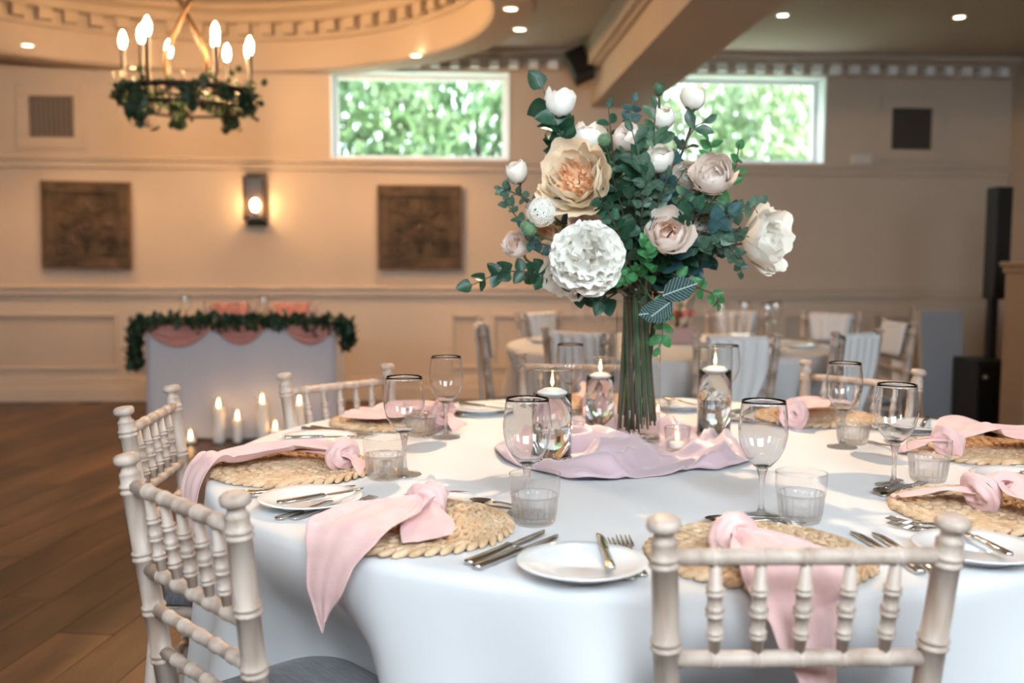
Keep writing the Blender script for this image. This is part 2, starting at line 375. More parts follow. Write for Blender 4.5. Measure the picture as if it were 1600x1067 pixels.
# cornice
def cornice(name, x0, x1, dz=0):
    o = struct(MB().bb(x0, x1, YW - .16, YW, ZC - .055 + dz, ZC + dz).bb(x0, x1, YW - .10, YW, ZC - .09 + dz, ZC - .055 + dz).bb(x0, x1, YW - .045, YW, ZC - .17 + dz, ZC - .09 + dz).build(name, 'ceiling', bevel=.01))
    me = MB().box((0, 0, 0), (.075, .07, .07)).mesh('dentil', 'white_frame'); x = x0 + .08
    while x < x1 - .05:
        inst('dentil', me, o, Matrix.Translation((x, YW - .08, ZC - .125 + dz))); x += .165
    return o
cornice('trim_1', -.35, BX0 - .1); cornice('trim_2', BX1 + .06, XR)
# ledge under the windows, chair rail, wainscot, baseboard
struct(MB().bb(XL, XR, YW - .055, YW, 2.02, 2.055).bb(XL, XR, YW - .03, YW, 1.96, 2.02).build('trim_3', 'wall', bevel=.008), 'painted ledge moulding under the windows')
struct(MB().bb(XL, XR, YW - .07, YW, .955, .985).bb(XL, XR, YW - .05, YW, .90, .955).bb(XL, XR, YW - .02, YW, .86, .90).build('trim_4', 'wainscot', bevel=.01), 'cream chair rail moulding')
struct(MB().bb(XL, XR, YW - .035, YW, 0, .17).bb(XL, XR, YW - .05, YW, 0, .12).bb(XL, XR, YW - .02, YW, .17, .20).build('baseboard_back', 'wainscot', bevel=.008))
wn = struct(MB().bb(XL, XR, YW - .012, YW, .75, .86).bb(XL, XR, YW - .012, YW, .20, .27).build('trim_5', 'wainscot'), 'panelled cream wainscot')
pan = [(-5.5, -4.0), (-3.92, -2.78), (-2.66, -1.1), (.03, .29), (.38, 1.6), (1.7, 2.85), (2.95, 3.65), (3.75, 4.85)]
edges = [XL] + [v for p in pan for v in p] + [XR]
for i in range(0, len(edges), 2): MB().bb(edges[i], edges[i + 1], YW - .012, YW, .27, .75).build('stile', 'wainscot', wn)
for x0, x1 in pan:
    MB().bb(x0, x1, YW - .03, YW, .72, .75).bb(x0, x1, YW - .03, YW, .27, .30).bb(x0, x0 + .025, YW - .03, YW, .30, .72).bb(x1 - .025, x1, YW - .03, YW, .30, .72).build('panel_moulding', 'wainscot', wn, bevel=.006)
# windows
def window(name, x0, x1, z0, z1, label):
    t = .012; b = MB()
    for (a, c, e, g) in ((x0, x1, z1 - t, z1), (x0, x1, z0, z0 + t), (x0, x0 + t, z0 + t, z1 - t), (x1 - t, x1, z0 + t, z1 - t)): b.bb(a, c, YW - .012, YW + .30, e, g)
    o = struct(b.build(name, 'white_frame', bevel=.003), label)
    b = MB(); q = t + .002; u = .035
    for (a, c, e, g) in ((x0 + q, x1 - q, z1 - q - u, z1 - q), (x0 + q, x1 - q, z0 + q, z0 + q + u), (x0 + q, x0 + q + u, z0 + q + u, z1 - q - u), (x1 - q - u, x1 - q, z0 + q + u, z1 - q - u)): b.bb(a, c, YW + .17, YW + .23, e, g)
    b.build('window_sash', 'white_frame', o, bevel=.004)
    MB().bb(x0 + q + u, x1 - q - u, YW + .198, YW + .202, z0 + q + u, z1 - q - u).build('pane', 'pane', o)
    MB().bb(x0 + .02, x1 - .02, YW + .30, YW + .52, z0 - .02, z0 + .05).build('outer_sill', 'white_frame', o)
window('window_1', *W1, 'white framed high window above the carved panel'); window('window_2', *W2, 'white framed high window behind the bouquet')
# right-hand partition
PX = aty(1568, 500, 5.95).x
o = struct(MB().bb(PX, XR, 5.7, 5.95, 0, 1.17).build('partition', 'partition'), 'brown half height partition with moulded cap')
MB().bb(PX - .03, XR, 5.67, 5.98, 1.19, 1.22).bb(PX - .015, XR, 5.685, 5.965, 1.15, 1.19).build('cap_moulding', 'partition', o, bevel=.008)
# outside
struct(MB().bb(-30, 30, YW + .3, 40, -.2, 0).build('ground_outside', 'lawn'))
def foliage_mesh(nl, rad, size, m, seed, pointed=False):
    rn = random.Random(seed); b = MB()
    for i in range(nl):
        d = Vector((rn.gauss(0, 1), rn.gauss(0, 1), rn.gauss(0, 1))).normalized() * rn.uniform(.45, 1.0)
        k = 1 + .25 * noise.noise(d * 2.3 + Vector((seed, 0, 0)))
        c = Vector((d.x * rad[0] * k, d.y * rad[1] * k, d.z * rad[2] * k)); R = frame_to((rn.gauss(0, 1), rn.gauss(0, 1), rn.gauss(0, 1) + .6)); s_ = size * rn.uniform(.6, 1.3)
        b.add([c + R @ Vector(p) * s_ for p in ((0, -1, 0), (.45, -.2, .12), (.25, .6, .05), (0, 1, 0), (-.25, .6, .05), (-.45, -.2, .12), (0, 0, 0))], [(6, 0, 1), (6, 1, 2), (6, 2, 3), (6, 3, 4), (6, 4, 5), (6, 5, 0)])
    return b
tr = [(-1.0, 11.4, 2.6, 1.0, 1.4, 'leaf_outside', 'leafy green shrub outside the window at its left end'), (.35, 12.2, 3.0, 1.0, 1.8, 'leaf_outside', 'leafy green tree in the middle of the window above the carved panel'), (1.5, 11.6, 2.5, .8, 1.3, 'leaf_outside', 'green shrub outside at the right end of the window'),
      (2.6, 12.4, 3.1, 1.1, 1.7, 'leaf_outside_overexposed', 'pale sunlit shrub outside the window behind the bouquet'), (3.9, 11.6, 2.6, .95, 1.5, 'leaf_outside_overexposed', 'pale green shrub at the right end of the window behind the bouquet'), (4.9, 13.5, 3.4, 1.4, 2.4, 'leaf_outside_overexposed', 'pale tree farther off beyond the window behind the bouquet'), (-.2, 14.5, 3.9, 2.0, 2.4, 'leaf_outside_overexposed', 'pale tree farther off beyond the window above the carved panel')]
for i, (x, y, z, r, h, m_, lb) in enumerate(tr):
    t = empty('garden_tree', (x, y, 0), 0, lb, 'tree', 'garden trees outside the windows')
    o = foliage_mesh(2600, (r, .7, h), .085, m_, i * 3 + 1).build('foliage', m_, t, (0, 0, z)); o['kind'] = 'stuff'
    MB().tube([(0, 0, 0), (.05, 0, z * .5), (0, .05, z)], [.09, .07, .03]).tube([(0.02, 0, z * .5), (.3, 0, z)], [.04, .02]).build('trunk', 'bark', t)

# ------------------------------------------------------------------ ceiling downlights
def downlight(x, y, z, label, watts, dirv=(0, 0, -1), spot=1.9, col=WARM):
    t = empty('ceiling_downlight', (x, y, z), 0, label, 'light', 'recessed ceiling downlights')
    MB().loop([(.052, -.001), (.052, -.006), (.040, -.009), (.036, -.002)], 24).build('bezel', 'white_frame', t)
    MB().lathe([(.001, -.004), (.037, -.004), (.037, -.002), (.001, -.002)], 20).build('lamp_lens', 'downlight_glow', t)
    l = light('downlight_lamp', 'SPOT', (0, 0, -.03), watts, col, t, .022, spot, .5); l.rotation_euler = Vector(dirv).to_track_quat('-Z', 'Y').to_euler()
for (px, py, z, lb, wt) in [(43, 71, SOF, 'round downlight in the ceiling ring at the far left', 50), (650, 87, SOF, 'round downlight in the ceiling ring above the window', 50), (812, 46, SOF, 'round downlight in the ceiling ring beside the black speaker', 50), (798, 14, SOF, 'round downlight in the ceiling ring, topmost of the curve', 50),
                           (1223, 24, ZC, 'round downlight in the ceiling just beyond the beam', 8), (1499, 27, ZC, 'round downlight in the ceiling near the right side', 4)]:
    p = atz(px, py, z - .005); downlight(p.x, p.y, z, lb, wt)
downlight(.62, 4.05, ZC, 'downlight above the far side of the laid table', 265, (-.0, -.48, -1), 1.25, (1, .70, .45))
downlight(-1.6, 2.2, ZC, 'downlight above the open floor', 10)
downlight(-3.6, 4.6, ZC, 'downlight above the floor by the left wall', 28)

# ------------------------------------------------------------------ things on the back wall
def vent(x0, x1, z0, z1, label):
    t = empty('wall_vent', ((x0 + x1) / 2, YW, z0), 0, label, 'vent', 'square wall vents'); w2 = (x1 - x0) / 2; h = z1 - z0; c = .10
    b = MB()
    for (a, d, e, g) in ((-w2 - c, w2 + c, h, h + c * .9), (-w2 - c, w2 + c, -c, 0), (-w2 - c, -w2, 0, h), (w2, w2 + c, 0, h)): b.bb(a, d, -.02, 0, e, g)
    b.build('surround', 'wall', t, bevel=.006)
    MB().bb(-w2, w2, -.004, 0, 0, h).build('backing', 'vent_back', t)
    me = MB().box((0, 0, 0), (.024, .006, h), Matrix.Rotation(.5, 3, 'Z')).mesh('slat', 'vent_slat'); k = int(2 * w2 / .038)
    for i in range(k): inst('slat', me, t, Matrix.Translation((-w2 + (i + .5) * 2 * w2 / k, -.014, h / 2)))
vent(-3.451, -3.091, 2.21, 2.545, 'square louvred vent high on the wall left of the chandelier')
vent(3.87, 4.23, 2.195, 2.55, 'square dark louvred vent high on the wall right of the bouquet')
def carved(cx, z0, s, label, tilt):
    t = empty('carved_panel', (cx, YW - .02, z0), 0, label, 'wall panel', 'carved wooden wall panels'); h = s / 2; t.rotation_euler = (0, tilt, 0)
    MB().bb(-h, h, -.025, .0, 0, s).build('backboard', 'carved_wood', t)
    for (a, d, e, g) in ((-h, h, s - .09, s), (-h, h, 0, .09), (-h, -h + .09, .09, s - .09), (h - .09, h, .09, s - .09)): MB().bb(a, d, -.045, -.025, e, g).build('frame_board', 'carved_wood', t, bevel=.008)
    b = MB()
    for (a, d, e, g) in ((-h - .012, h + .012, s, s + .012), (-h - .012, h + .012, -.012, 0), (-h - .012, -h, 0, s), (h, h + .012, 0, s)): b.bb(a, d, -.05, 0, e, g)
    b.build('edge_strip', 'carved_edge', t)
    b = MB(); V = Matrix.Translation((0, -.03, h)) @ Matrix.Rotation(PI / 2, 4, 'X')
    b.torus(.075, .014, V, 32, 8).torus(.115, .010, V, 32, 8).ell((0, -.03, h), (.04, .02, .04))
    for k in range(8):
        a = k * PI / 4; c = Vector((math.cos(a) * .17, -.03, h + math.sin(a) * .17)); b.ell(c, (.045, .016, .022), 10, 6, Matrix.Rotation(-a, 3, 'Y'))
    for sx in (-1, 1):
        for sz in (-1, 1):
            c = Vector((sx * .185, -.03, h + sz * .185)); M = Matrix.Translation(c) @ Matrix.Rotation(PI / 2, 4, 'X')
            b.torus(.05, .011, M, 20, 6).ell(c, (.02, .016, .02)).torus(.085, .008, M, 20, 6, 0, 4)
    b.build('relief_carving', 'carved_wood', t)
carved(-3.005, 1.135, .70, 'square dark carved wooden panel hung left of the wall lantern', .012); carved(-.235, 1.14, .69, 'square dark carved wooden panel hung under the window', -.004)
# wall lantern
t = empty('wall_lantern', (-1.607, YW, 1.535), 0, 'glass and dark metal wall lantern with a lit bulb', 'wall light')
MB().bb(-.085, .085, -.02, 0, -.05, .40).build('back_plate', 'old_brass', t)
MB().bb(-.085, .085, -.17, -.02, .335, .36).bb(-.06, .06, -.145, -.02, .36, .375).build('top_cap', 'black_iron', t)
MB().bb(-.085, .085, -.17, -.02, -.005, .015).build('bottom_plate', 'black_iron', t)
b = MB()
for x in (-.08, .08): b.bb(x - .006, x + .006, -.17, -.158, .015, .335)
b.bb(-.08, .08, -.168, -.160, .23, .238).build('corner_bar', 'black_iron', t)
MB().bb(-.074, .074, -.166, -.164, .015, .335).build('lantern_glass', 'lantern_glass', t)
for x in (-.08, .08): MB().bb(x - .001, x + .001, -.158, -.02, .015, .335).build('lantern_glass', 'lantern_glass', t)
MB().lathe([(.016, .0), (.016, .05), (.012, .06)], 12, Matrix.Translation((0, -.09, .015))).build('bulb_socket', 'black_iron', t)
MB().ell((0, -.09, .125), (.036, .036, .052)).build('bulb', 'sconce_glow', t)
# speakers
p = aty(905, 103, 8.15); t = empty('wall_speaker', p, 0, 'small black speaker tilted on a bracket beside the ceiling beam', 'speaker')
R = Matrix.Rotation(math.radians(-24), 3, 'Y') @ Matrix.Rotation(math.radians(-18), 3, 'X')
MB().box((0, 0, 0), (.17, .16, .25), R).build('speaker_cabinet', 'black_plastic', t, bevel=.012)
MB().box(R @ Vector((0, -.085, 0)), (.15, .012, .23), R).build('speaker_grille', 'black_iron', t, bevel=.004)
MB().tube([(0, .05, .1), (.03, .12, .18), (.05, .2, ZC - .2 - p.z)], .018).box((.05, .3, ZC - .2 - p.z), (.08, .2, .08)).build('bracket', 'black_iron', t)
p = aty(1345, 243, YW - .05); t = MB().bb(-.085, .085, -.04, .03, 0, .085).build('wall_box', 'grey_box', None, (p.x, p.y, 2.055), bevel=.008); tag(t, 'small pale box on the ledge beside the right window', 'box')
# column speaker with bass bin, leaning board
SX, SY = 3.88, 6.95
t = empty('column_speaker', (SX, SY, 0), 0, 'tall black column speaker standing on its bass box by the partition', 'speaker')
MB().bb(-.13, .13, -.14, .2, .02, .52).build('bass_box', 'black_plastic', t, bevel=.012); MB().bb(-.11, .11, -.15, -.14, .05, .49).build('bass_grille', 'black_iron', t)
MB().lathe([(.018, -.015), (.018, .015)], 12, Matrix.Translation((-.075, -.153, .40)) @ Matrix.Rotation(PI / 2, 4, 'X')).build('badge', 'steel', t)
for sx in (-.1, .1):
    for sy in (-.1, .16): MB().lathe([(.02, 0), (.02, .025)], 10, Matrix.Translation((sx, sy, 0))).build('rubber_foot', 'black_plastic', t)
MB().bb(.02, .08, -.02, .04, .52, .98).build('pole', 'black_plastic', t, bevel=.006); MB().bb(.0, .125, -.07, .07, .95, 1.75).build('column_cabinet', 'black_plastic', t, bevel=.01)
MB().bb(.01, .115, -.078, -.07, .97, 1.73).build('column_grille', 'black_iron', t)
t = empty('leaning_board', (3.72, 7.2, 0), 0, 'pale grey board leaning upright beside the bass box', 'board'); R = Matrix.Rotation(math.radians(-7), 3, 'X')
MB().box(R @ Vector((0, 0, .42)), (.32, .02, .82), R).build('board_face', 'board_grey', t, (0, 0, .012)); MB().box(R @ Vector((-.165, 0, .42)), (.014, .03, .83), R).build('board_edge', 'board_edge', t, (0, 0, .012))
# radiator
rx0, rx1 = aty(1418, 520, YW).x, aty(1526, 520, YW).x
t = empty('radiator', ((rx0 + rx1) / 2, YW - .07, .2), 0, 'cream ribbed panel radiator on the wall behind the board', 'radiator'); hw = (rx1 - rx0) / 2
MB().bb(-hw, hw, -.03, .03, 0, .62).build('radiator_panel', 'radiator', t, bevel=.008); MB().bb(-hw - .01, hw + .01, -.045, .05, .62, .64).build('top_grille', 'radiator', t)
me = MB().bb(-.011, .011, -.042, -.03, .03, .59).mesh('rib', 'radiator')
for k in range(int(2 * hw / .035)): inst('rib', me, t, Matrix.Translation((-hw + .03 + k * .035, 0, 0)))
MB().bb(-hw + .05, -hw + .08, .0, .05, -.19, .0).bb(hw - .08, hw - .05, 0, .05, -.19, 0).build('valve_pipe', 'steel', t)

# ------------------------------------------------------------------ chandelier
CC = Vector((-1.62, 6.42, 2.235)); CRR = .395
ch = empty('chandelier', CC, 0, 'black ring chandelier with candle bulbs hanging in the round recess', 'chandelier')
MB().torus(CRR, .016, None, 48, 8).build('ring', 'black_iron', ch); MB().torus(CRR * .93, .010, Matrix.Translation((0, 0, -.09)), 48, 8).build('lower_ring', 'black_iron', ch)
for k in range(6): a = k * PI / 3 + .3; MB().tube([(CRR * math.cos(a), CRR * math.sin(a), 0), (CRR * .93 * math.cos(a), CRR * .93 * math.sin(a), -.09)], .008, 6).build('ring_strut', 'black_iron', ch)
for s_ in (-1, 1):
    pts = [(s_ * .10, 0, .02), (s_ * .125, 0, .2), (s_ * .07, 0, .36), (0, s_ * .012, .50), (-s_ * .055, 0, .62), (-s_ * .05, 0, .74), (0, 0, .82)]
    MB().tube(spline(pts, 24), .016, 8).build('scroll_bar', 'old_brass', ch)
MB().tube([(-CRR, 0, 0), (CRR, 0, 0)], .010).tube([(0, -CRR, 0), (0, CRR, 0)], .010).build('cross_bar', 'black_iron', ch)
MB().tube([(0, 0, .82), (0, 0, 1.1)], .012).lathe([(.06, 1.09), (.05, 1.13), (.001, 1.14)], 20).build('hanging_rod', 'old_brass', ch)
lm = MB().lathe([(.024, .0), (.028, .012), (.015, .02), (.014, .25), (.017, .26), (.012, .27)], 12).mesh('candle_sleeve', 'black_iron'); bmesh_ = MB().lathe([(.008, .268), (.017, .286), (.022, .31), (.019, .34), (.009, .365), (.001, .378)], 14).mesh('bulb', 'bulb_glow')
for (dx, dep) in [(-.30, -1.0), (.62, -.72), (-.55, -.45), (.50, -.2), (-.96, -.02), (.94, .25), (-.43, .62), (.45, .85), (.86, .55)]:
    x, y = dx * CRR, dep * CRR; MB().tube([(x * .98, y * .98, -.0), (x, y, .01)], .012).lathe([(.03, -.012), (.034, .004)], 12, Matrix.Translation((x, y, 0))).build('lamp_arm', 'black_iron', ch)
    inst('candle_sleeve', lm, ch, Matrix.Translation((x, y, 0))); inst('bulb', bmesh_, ch, Matrix.Translation((x, y, 0)))
# greenery on the chandelier ring
g = empty('chandelier_garland', CC, 0, 'dark leafy garland wound round the chandelier ring with trailing ends', 'garland')
rn = random.Random(5); b = MB()
def leafpoly(b, c, R, s_, wd=.42): b.add([c + R @ Vector(p) * s_ for p in ((0, 0, 0), (wd, .35, .08), (wd * .8, .75, .05), (0, 1, 0), (-wd * .8, .75, .05), (-wd, .35, .08), (0, .5, -.03))], [(6, 0, 1), (6, 1, 2), (6, 2, 3), (6, 3, 4), (6, 4, 5), (6, 5, 0)])
for i in range(480):
    a = rn.uniform(0, 2 * PI); c = Vector((CRR * math.cos(a), CRR * math.sin(a), 0)) + Vector((rn.gauss(0, .03), rn.gauss(0, .03), rn.gauss(-.03, .045))); leafpoly(b, c, frame_to((rn.gauss(0, 1), rn.gauss(0, 1), rn.gauss(0, 1))), rn.uniform(.03, .06))
for (a, ln, nn) in [(PI * 1.33, .24, 60), (PI * 1.6, .13, 30), (-.3, .12, 26), (PI * .62, .16, 40), (PI * .35, .18, 40)]:
    for i in range(nn):
        tt = rn.random(); c = Vector((CRR * math.cos(a), CRR * math.sin(a), -.03 - ln * tt)) + Vector((rn.gauss(0, .022), rn.gauss(0, .022), 0)); leafpoly(b, c, frame_to((rn.gauss(0, 1), rn.gauss(0, 1), rn.gauss(0, .6))), rn.uniform(.05, .085))
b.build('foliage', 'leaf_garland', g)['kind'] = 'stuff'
MB().torus(CRR + .018, .006, Matrix.Translation((0, 0, .012)), 48, 6).build('vine', 'stem_brown', g)

# ================================================================== CHAIRS
def rings(ts, base, dr=.0028, w_=.006):
    """profile with pairs of raised bamboo rings at ts; base(t) = radius; t in metres along"""
    pts = []
    for t0 in ts:
        for c in (t0 - w_ * .9, t0 + w_ * .9): pts += [(c - w_ * .75, 0), (c - w_ * .4, dr), (c, dr * 1.35), (c + w_ * .4, dr), (c + w_ * .75, 0)]
    return pts
def bar(b, p0, p1, r0, r1, ts=(), seg=12, dr=.0026, w_=.0058, bulge=0, extra=None):
    p0, p1 = Vector(p0), Vector(p1); L = (p1 - p0).length; base = lambda t: r0 + (r1 - r0) * t / L + bulge * math.sin(PI * t / L)
    pts = [(0, 0)] + [q for q in rings(ts, base, dr, w_) if 0 < q[0] < L] + [(L * .5, 0), (L, 0)]; pts = sorted(set(pts))
    prof = [(t / L, base(t) + d) for t, d in pts] + (extra or []); return b.turned(p0, p1, prof, seg)
CHM = {}
def chair_meshes():
    def post_x(z): return .160 + .025 * max(0, (z - .44) / .43)
    def post_y(z): return -.055 * max(0, (z - .44) / .43) if z > .44 else -.05 * (.44 - z) / .44
    def pp(z, s_=1): return Vector((s_ * post_x(z), post_y(z), z))
    CHM['post'] = []
    for s_ in (-1, 1):
        b = MB(); bar(b, pp(.0, s_), pp(.44, s_), .0135, .018, (.1, .25))
        L = (pp(.862, s_) - pp(.44, s_)).length
        ex = [(1.0 + e / L, r) for e, r in ((.001, .0180), (.006, .0135), (.013, .0125), (.016, .0165), (.019, .0215), (.024, .0225), (.030, .0215), (.0335, .017), (.035, .008))]
        bar(b, pp(.44, s_), pp(.862, s_), .018, .0175, (.105, .19, .285, L - .025), extra=ex); CHM['post'].append(b.mesh('back_post', 'limewash'))
    CHM['rail'] = []
    for z, r in ((.842, .0115), (.700, .0115), (.630, .0105), (.555, .0105)):
        x = post_x(z); L = 2 * x; CHM['rail'].append(bar(MB(), pp(z, -1), pp(z, 1), r, r, [L * k for k in (.18, .34, .5, .66, .82)], 12, .0012, .0042).mesh('back_rail', 'limewash'))
    CHM['spindle'] = []
    for k in (.18, .34, .5, .66, .82):
        x0, x1 = (2 * k - 1) * post_x(.70), (2 * k - 1) * post_x(.842)
        CHM['spindle'].append(bar(MB(), (x0, post_y(.70), .705), (x1, post_y(.842), .838), .0070, .0072, (.030, .062, .092), 10, .0022, .0040, .003).mesh('spindle', 'limewash'))
    CHM['front'] = [bar(MB(), (s_ * .182, .325, 0), (s_ * .180, .315, .43), .0125, .018, (.08, .2, .32)).mesh('front_leg', 'limewash') for s_ in (-1, 1)]
    b = MB(); b.tube([pp(.425, -1), pp(.425, 1)], .014).tube([(-.18, .315, .425), (.18, .315, .425)], .014).tube([pp(.425, -1), (-.18, .315, .425)], .014).tube([pp(.425, 1), (.18, .315, .425)], .014); b.bb(-.165, .165, .0, .31, .425, .44); CHM['seat'] = b.mesh('seat_frame', 'limewash')
    CHM['str'] = []
    for a, c in (((-.181, .32, .2), (.181, .32, .2)), ((-.181, .32, .3), (.181, .32, .3)), ((-.16, -.025, .2), (-.181, .32, .17)), ((.16, -.025, .2), (.181, .32, .17)), ((-.16, -.014, .3), (-.181, .32, .27)), ((.16, -.014, .3), (.181, .32, .27)), ((-.16, -.025, .24), (.16, -.025, .24))):
        L = (Vector(a) - Vector(c)).length; CHM['str'].append(bar(MB(), a, c, .010, .010, [L * .25, L * .5, L * .75], 10, .002, .006).mesh('stretcher', 'limewash'))
    b = MB()
    def cu(u, v):
        a = 2 * PI * u; ph = -PI / 2 + PI * v; e = .35; q = lambda x: math.copysign(abs(x) ** e, x); cx = q(math.cos(a)); cy = q(math.sin(a)); k = abs(math.cos(ph)) ** .45
        return Vector((cx * .185 * k, .155 + cy * .17 * k, .455 + .022 * math.sin(ph)))
    b.grid(cu, 40, 12, True); CHM['cushion'] = b.mesh('seat_cushion', 'cushion')
chair_meshes()
def chair(topc, face, label, group, cat='chair', full=True):
    """topc = centre of the back at finial height, face = angle the sitter looks to"""
    f = Vector((math.cos(face), math.sin(face), 0)); loc = Vector((topc[0], topc[1], 0)) + f * .055
    t = empty('chiavari_chair', loc, face - PI / 2, label, 'chair', group)
    for m_ in CHM['post']: inst('back_post', m_, t)
    for m_ in CHM['rail']: inst('back_rail', m_, t)
    for m_ in CHM['spindle']: inst('spindle', m_, t)
    for m_ in CHM['front']: inst('front_leg', m_, t)
    inst('seat_frame', CHM['seat'], t); inst('seat_cushion', CHM['cushion'], t)
    for m_ in CHM['str']: inst('stretcher', m_, t)
    return t
GC = 'chairs round the laid table'
TC = Vector((.47, 2.34)); T = .755; TR = 1.008
def fin(a, c):
    a = atz(*a, .895); c = atz(*c, .895); m_ = (a + c) / 2; d = c - a; return m_, d
for pa, pc, lb in [((211, 710), (356, 769), 'limewashed wooden chair at the front left, nearest to the open floor'), ((200, 635), (265, 603), 'limewashed wooden chair seen side on beyond the front left one'), ((447, 582), (605, 570), 'limewashed chair in front of the floor candles and draped top table'),
                   ((834, 550), (962, 552), 'limewashed chair half hidden behind the glass vase'), ((1262, 563), (1432, 577), 'limewashed chair at the back right behind two wine glasses'), ((1026, 807), (1500, 807), 'pale limewashed chair with its back closest to the camera')]:
    m_, d = fin(pa, pc); v = TC - Vector((m_.x, m_.y)); n_ = Vector((-d.y, d.x)).normalized()
    if n_.dot(v) < 0: n_ = -n_
    n_ = (n_ * .6 + v.normalized() * .4); chair((m_.x, m_.y), math.atan2(n_.y, n_.x), lb, GC)

# ================================================================== THE LAID TABLE
CHA = [math.radians(a) for a in (-138, 176, 140, 91, 41, -89.5, -44, 0)]
def cloth(centre, R, zt, insets, nf, seed, name, m_, depth_in=.24, flare=.05):
    b = MB(); rn = random.Random(seed); ph = [rn.uniform(0, 6.28) for _ in range(4)]; na, prof = 240, []
    def adiff(a, c): return abs((a - c + PI) % (2 * PI) - PI)
    vs = []; fs = []; rows = []
    tops = [(.0, 0), (.3, 0), (.6, 0), (.85, 0), (.95, 0), (.978, -.0008), (.99, -.004), (.998, -.011), (1.0, -.022)]
    hang = [.04, .07, .11, .16, .22, .29, .36, .44, .52, .60, .68, zt - .004]
    for fr, dz in tops: rows.append([(centre[0] + R * fr * math.cos(2 * PI * k / na), centre[1] + R * fr * math.sin(2 * PI * k / na), zt + dz) for k in range(na)])
    for h in hang:
        row = []
        for k in range(na):
            a = 2 * PI * k / na; ins = max([math.exp(-(adiff(a, c) / .19) ** 4) for c in insets] + [0]); q = sm(.0, .3, h)
            fo = math.sin(nf * a + ph[0] + .9 * math.sin(2 * a + ph[1])) * .6 + math.sin(nf * 1.7 // 1 * a + ph[2]) * .4
            fo = math.copysign(abs(fo) ** .8, fo)
            r = R + flare * sm(0, .75, h) + .032 * q * fo * (1 - .6 * ins) - depth_in * ins * sm(.03, .33, h) + .012 * math.sin(9 * a + h * 7 + ph[3]) * q
            row.append((centre[0] + r * math.cos(a), centre[1] + r * math.sin(a), zt - h))
        rows.append(row)
    for r_ in rows: vs += r_
    for i in range(len(rows) - 1):
        for k in range(na): fs.append((i * na + k, i * na + (k + 1) % na, (i + 1) * na + (k + 1) % na, (i + 1) * na + k))
    b.add(vs, fs); return b.build(name, m_)
tag(cloth(TC, TR, T, CHA, 17, 3, 'tablecloth', 'cloth_white'), 'white floor length cloth on the laid round table in front', 'tablecloth')
# woven placemat : concentric braided coils
BR = []
def braid_meshes():
    for i in range(7):
        r = .013 + i * .0265; b = MB(); n_ = max(6, int(2 * PI * r / .024)); rn = random.Random(i)
        for k in range(n_):
            for side in (-1, 1):
                a = 2 * PI * (k + (.5 if side > 0 else 0)) / n_; rr = r + side * .0068; c = Vector((rr * math.cos(a), rr * math.sin(a), .0065 + rn.uniform(-.0008, .0012)))
                R = Matrix.Rotation(a + PI / 2 + side * ((.62 if i < 6 else .45) + rn.uniform(-.12, .12)), 3, 'Z') @ Matrix.Rotation(rn.uniform(-.2, .2) + side * .15, 3, 'X') @ Matrix.Rotation(-.18, 3, 'Y')
                b.ell(c, (.0195 * rn.uniform(.9, 1.12), .0072 * rn.uniform(.9, 1.1), .0062), 8, 6, R)
        BR.append(b.mesh('braid_coil', 'hyacinth'))
braid_meshes(); BRB = MB().lathe([(.001, .0005), (.176, .0005), (.176, .0035), (.001, .0035)], 48).mesh('gap_shade_disc', 'gap_shade_disc')  # dark disc added beneath the coils to stand in for shade in the gaps
# cutlery
def flat(b, st, th):                                                      # st: (y, x, halfwidth, z)
    vs = []; n_ = len(st)
    for y, x, hw, z in st: vs += [(x - hw, y, z), (x + hw, y, z), (x + hw * .8, y, z + th), (x - hw * .8, y, z + th)]
    fs = [(i * 4 + k, i * 4 + (k + 1) % 4, (i + 1) * 4 + (k + 1) % 4, (i + 1) * 4 + k) for i in range(n_ - 1) for k in range(4)] + [(3, 2, 1, 0), tuple((n_ - 1) * 4 + k for k in range(4))]
    return b.add(vs, fs)
CUT = {}
b = MB(); flat(b, [(-.105, 0, .006, .001), (-.10, 0, .0095, .0), (-.05, 0, .0075, .0), (.0, 0, .0062, .0005), (.01, 0, .0075, .001)], .0075); CUT['knife_handle'] = b.mesh('handle', 'steel')
b = MB(); flat(b, [(.01, 0, .0065, .002), (.02, .001, .0085, .002), (.07, .001, .0095, .002), (.10, .0, .008, .002), (.114, -.003, .0045, .002), (.12, -.005, .001, .002)], .0022); CUT['knife_blade'] = b.mesh('blade', 'steel')
b = MB(); flat(b, [(-.10, 0, .006, .0), (-.095, 0, .0105, .0), (-.06, 0, .0075, .001), (-.01, 0, .0035, .005), (.02, 0, .0032, .007), (.032, 0, .005, .006)], .0035); CUT['fork_handle'] = b.mesh('handle', 'steel')
b = MB(); flat(b, [(.03, 0, .004, .006), (.042, 0, .0115, .004), (.056, 0, .0125, .002)], .0022)
for x in (-.0108, -.0036, .0036, .0108): flat(b, [(.055, x, .0019, .002), (.08, x, .0017, .0025), (.1, x, .0008, .005)], .0018)
CUT['fork_head'] = b.mesh('fork_head', 'steel')
b = MB()
def bowl(u, v):
    a = 2 * PI * u; r = v; return Vector((.0185 * r * math.cos(a) * (1 - .12 * math.sin(a)), .062 + .027 * r * math.sin(a), .0015 + .0075 * r * r))
b.grid(bowl, 20, 5, True); CUT['spoon_bowl'] = b.mesh('spoon_bowl', 'steel')
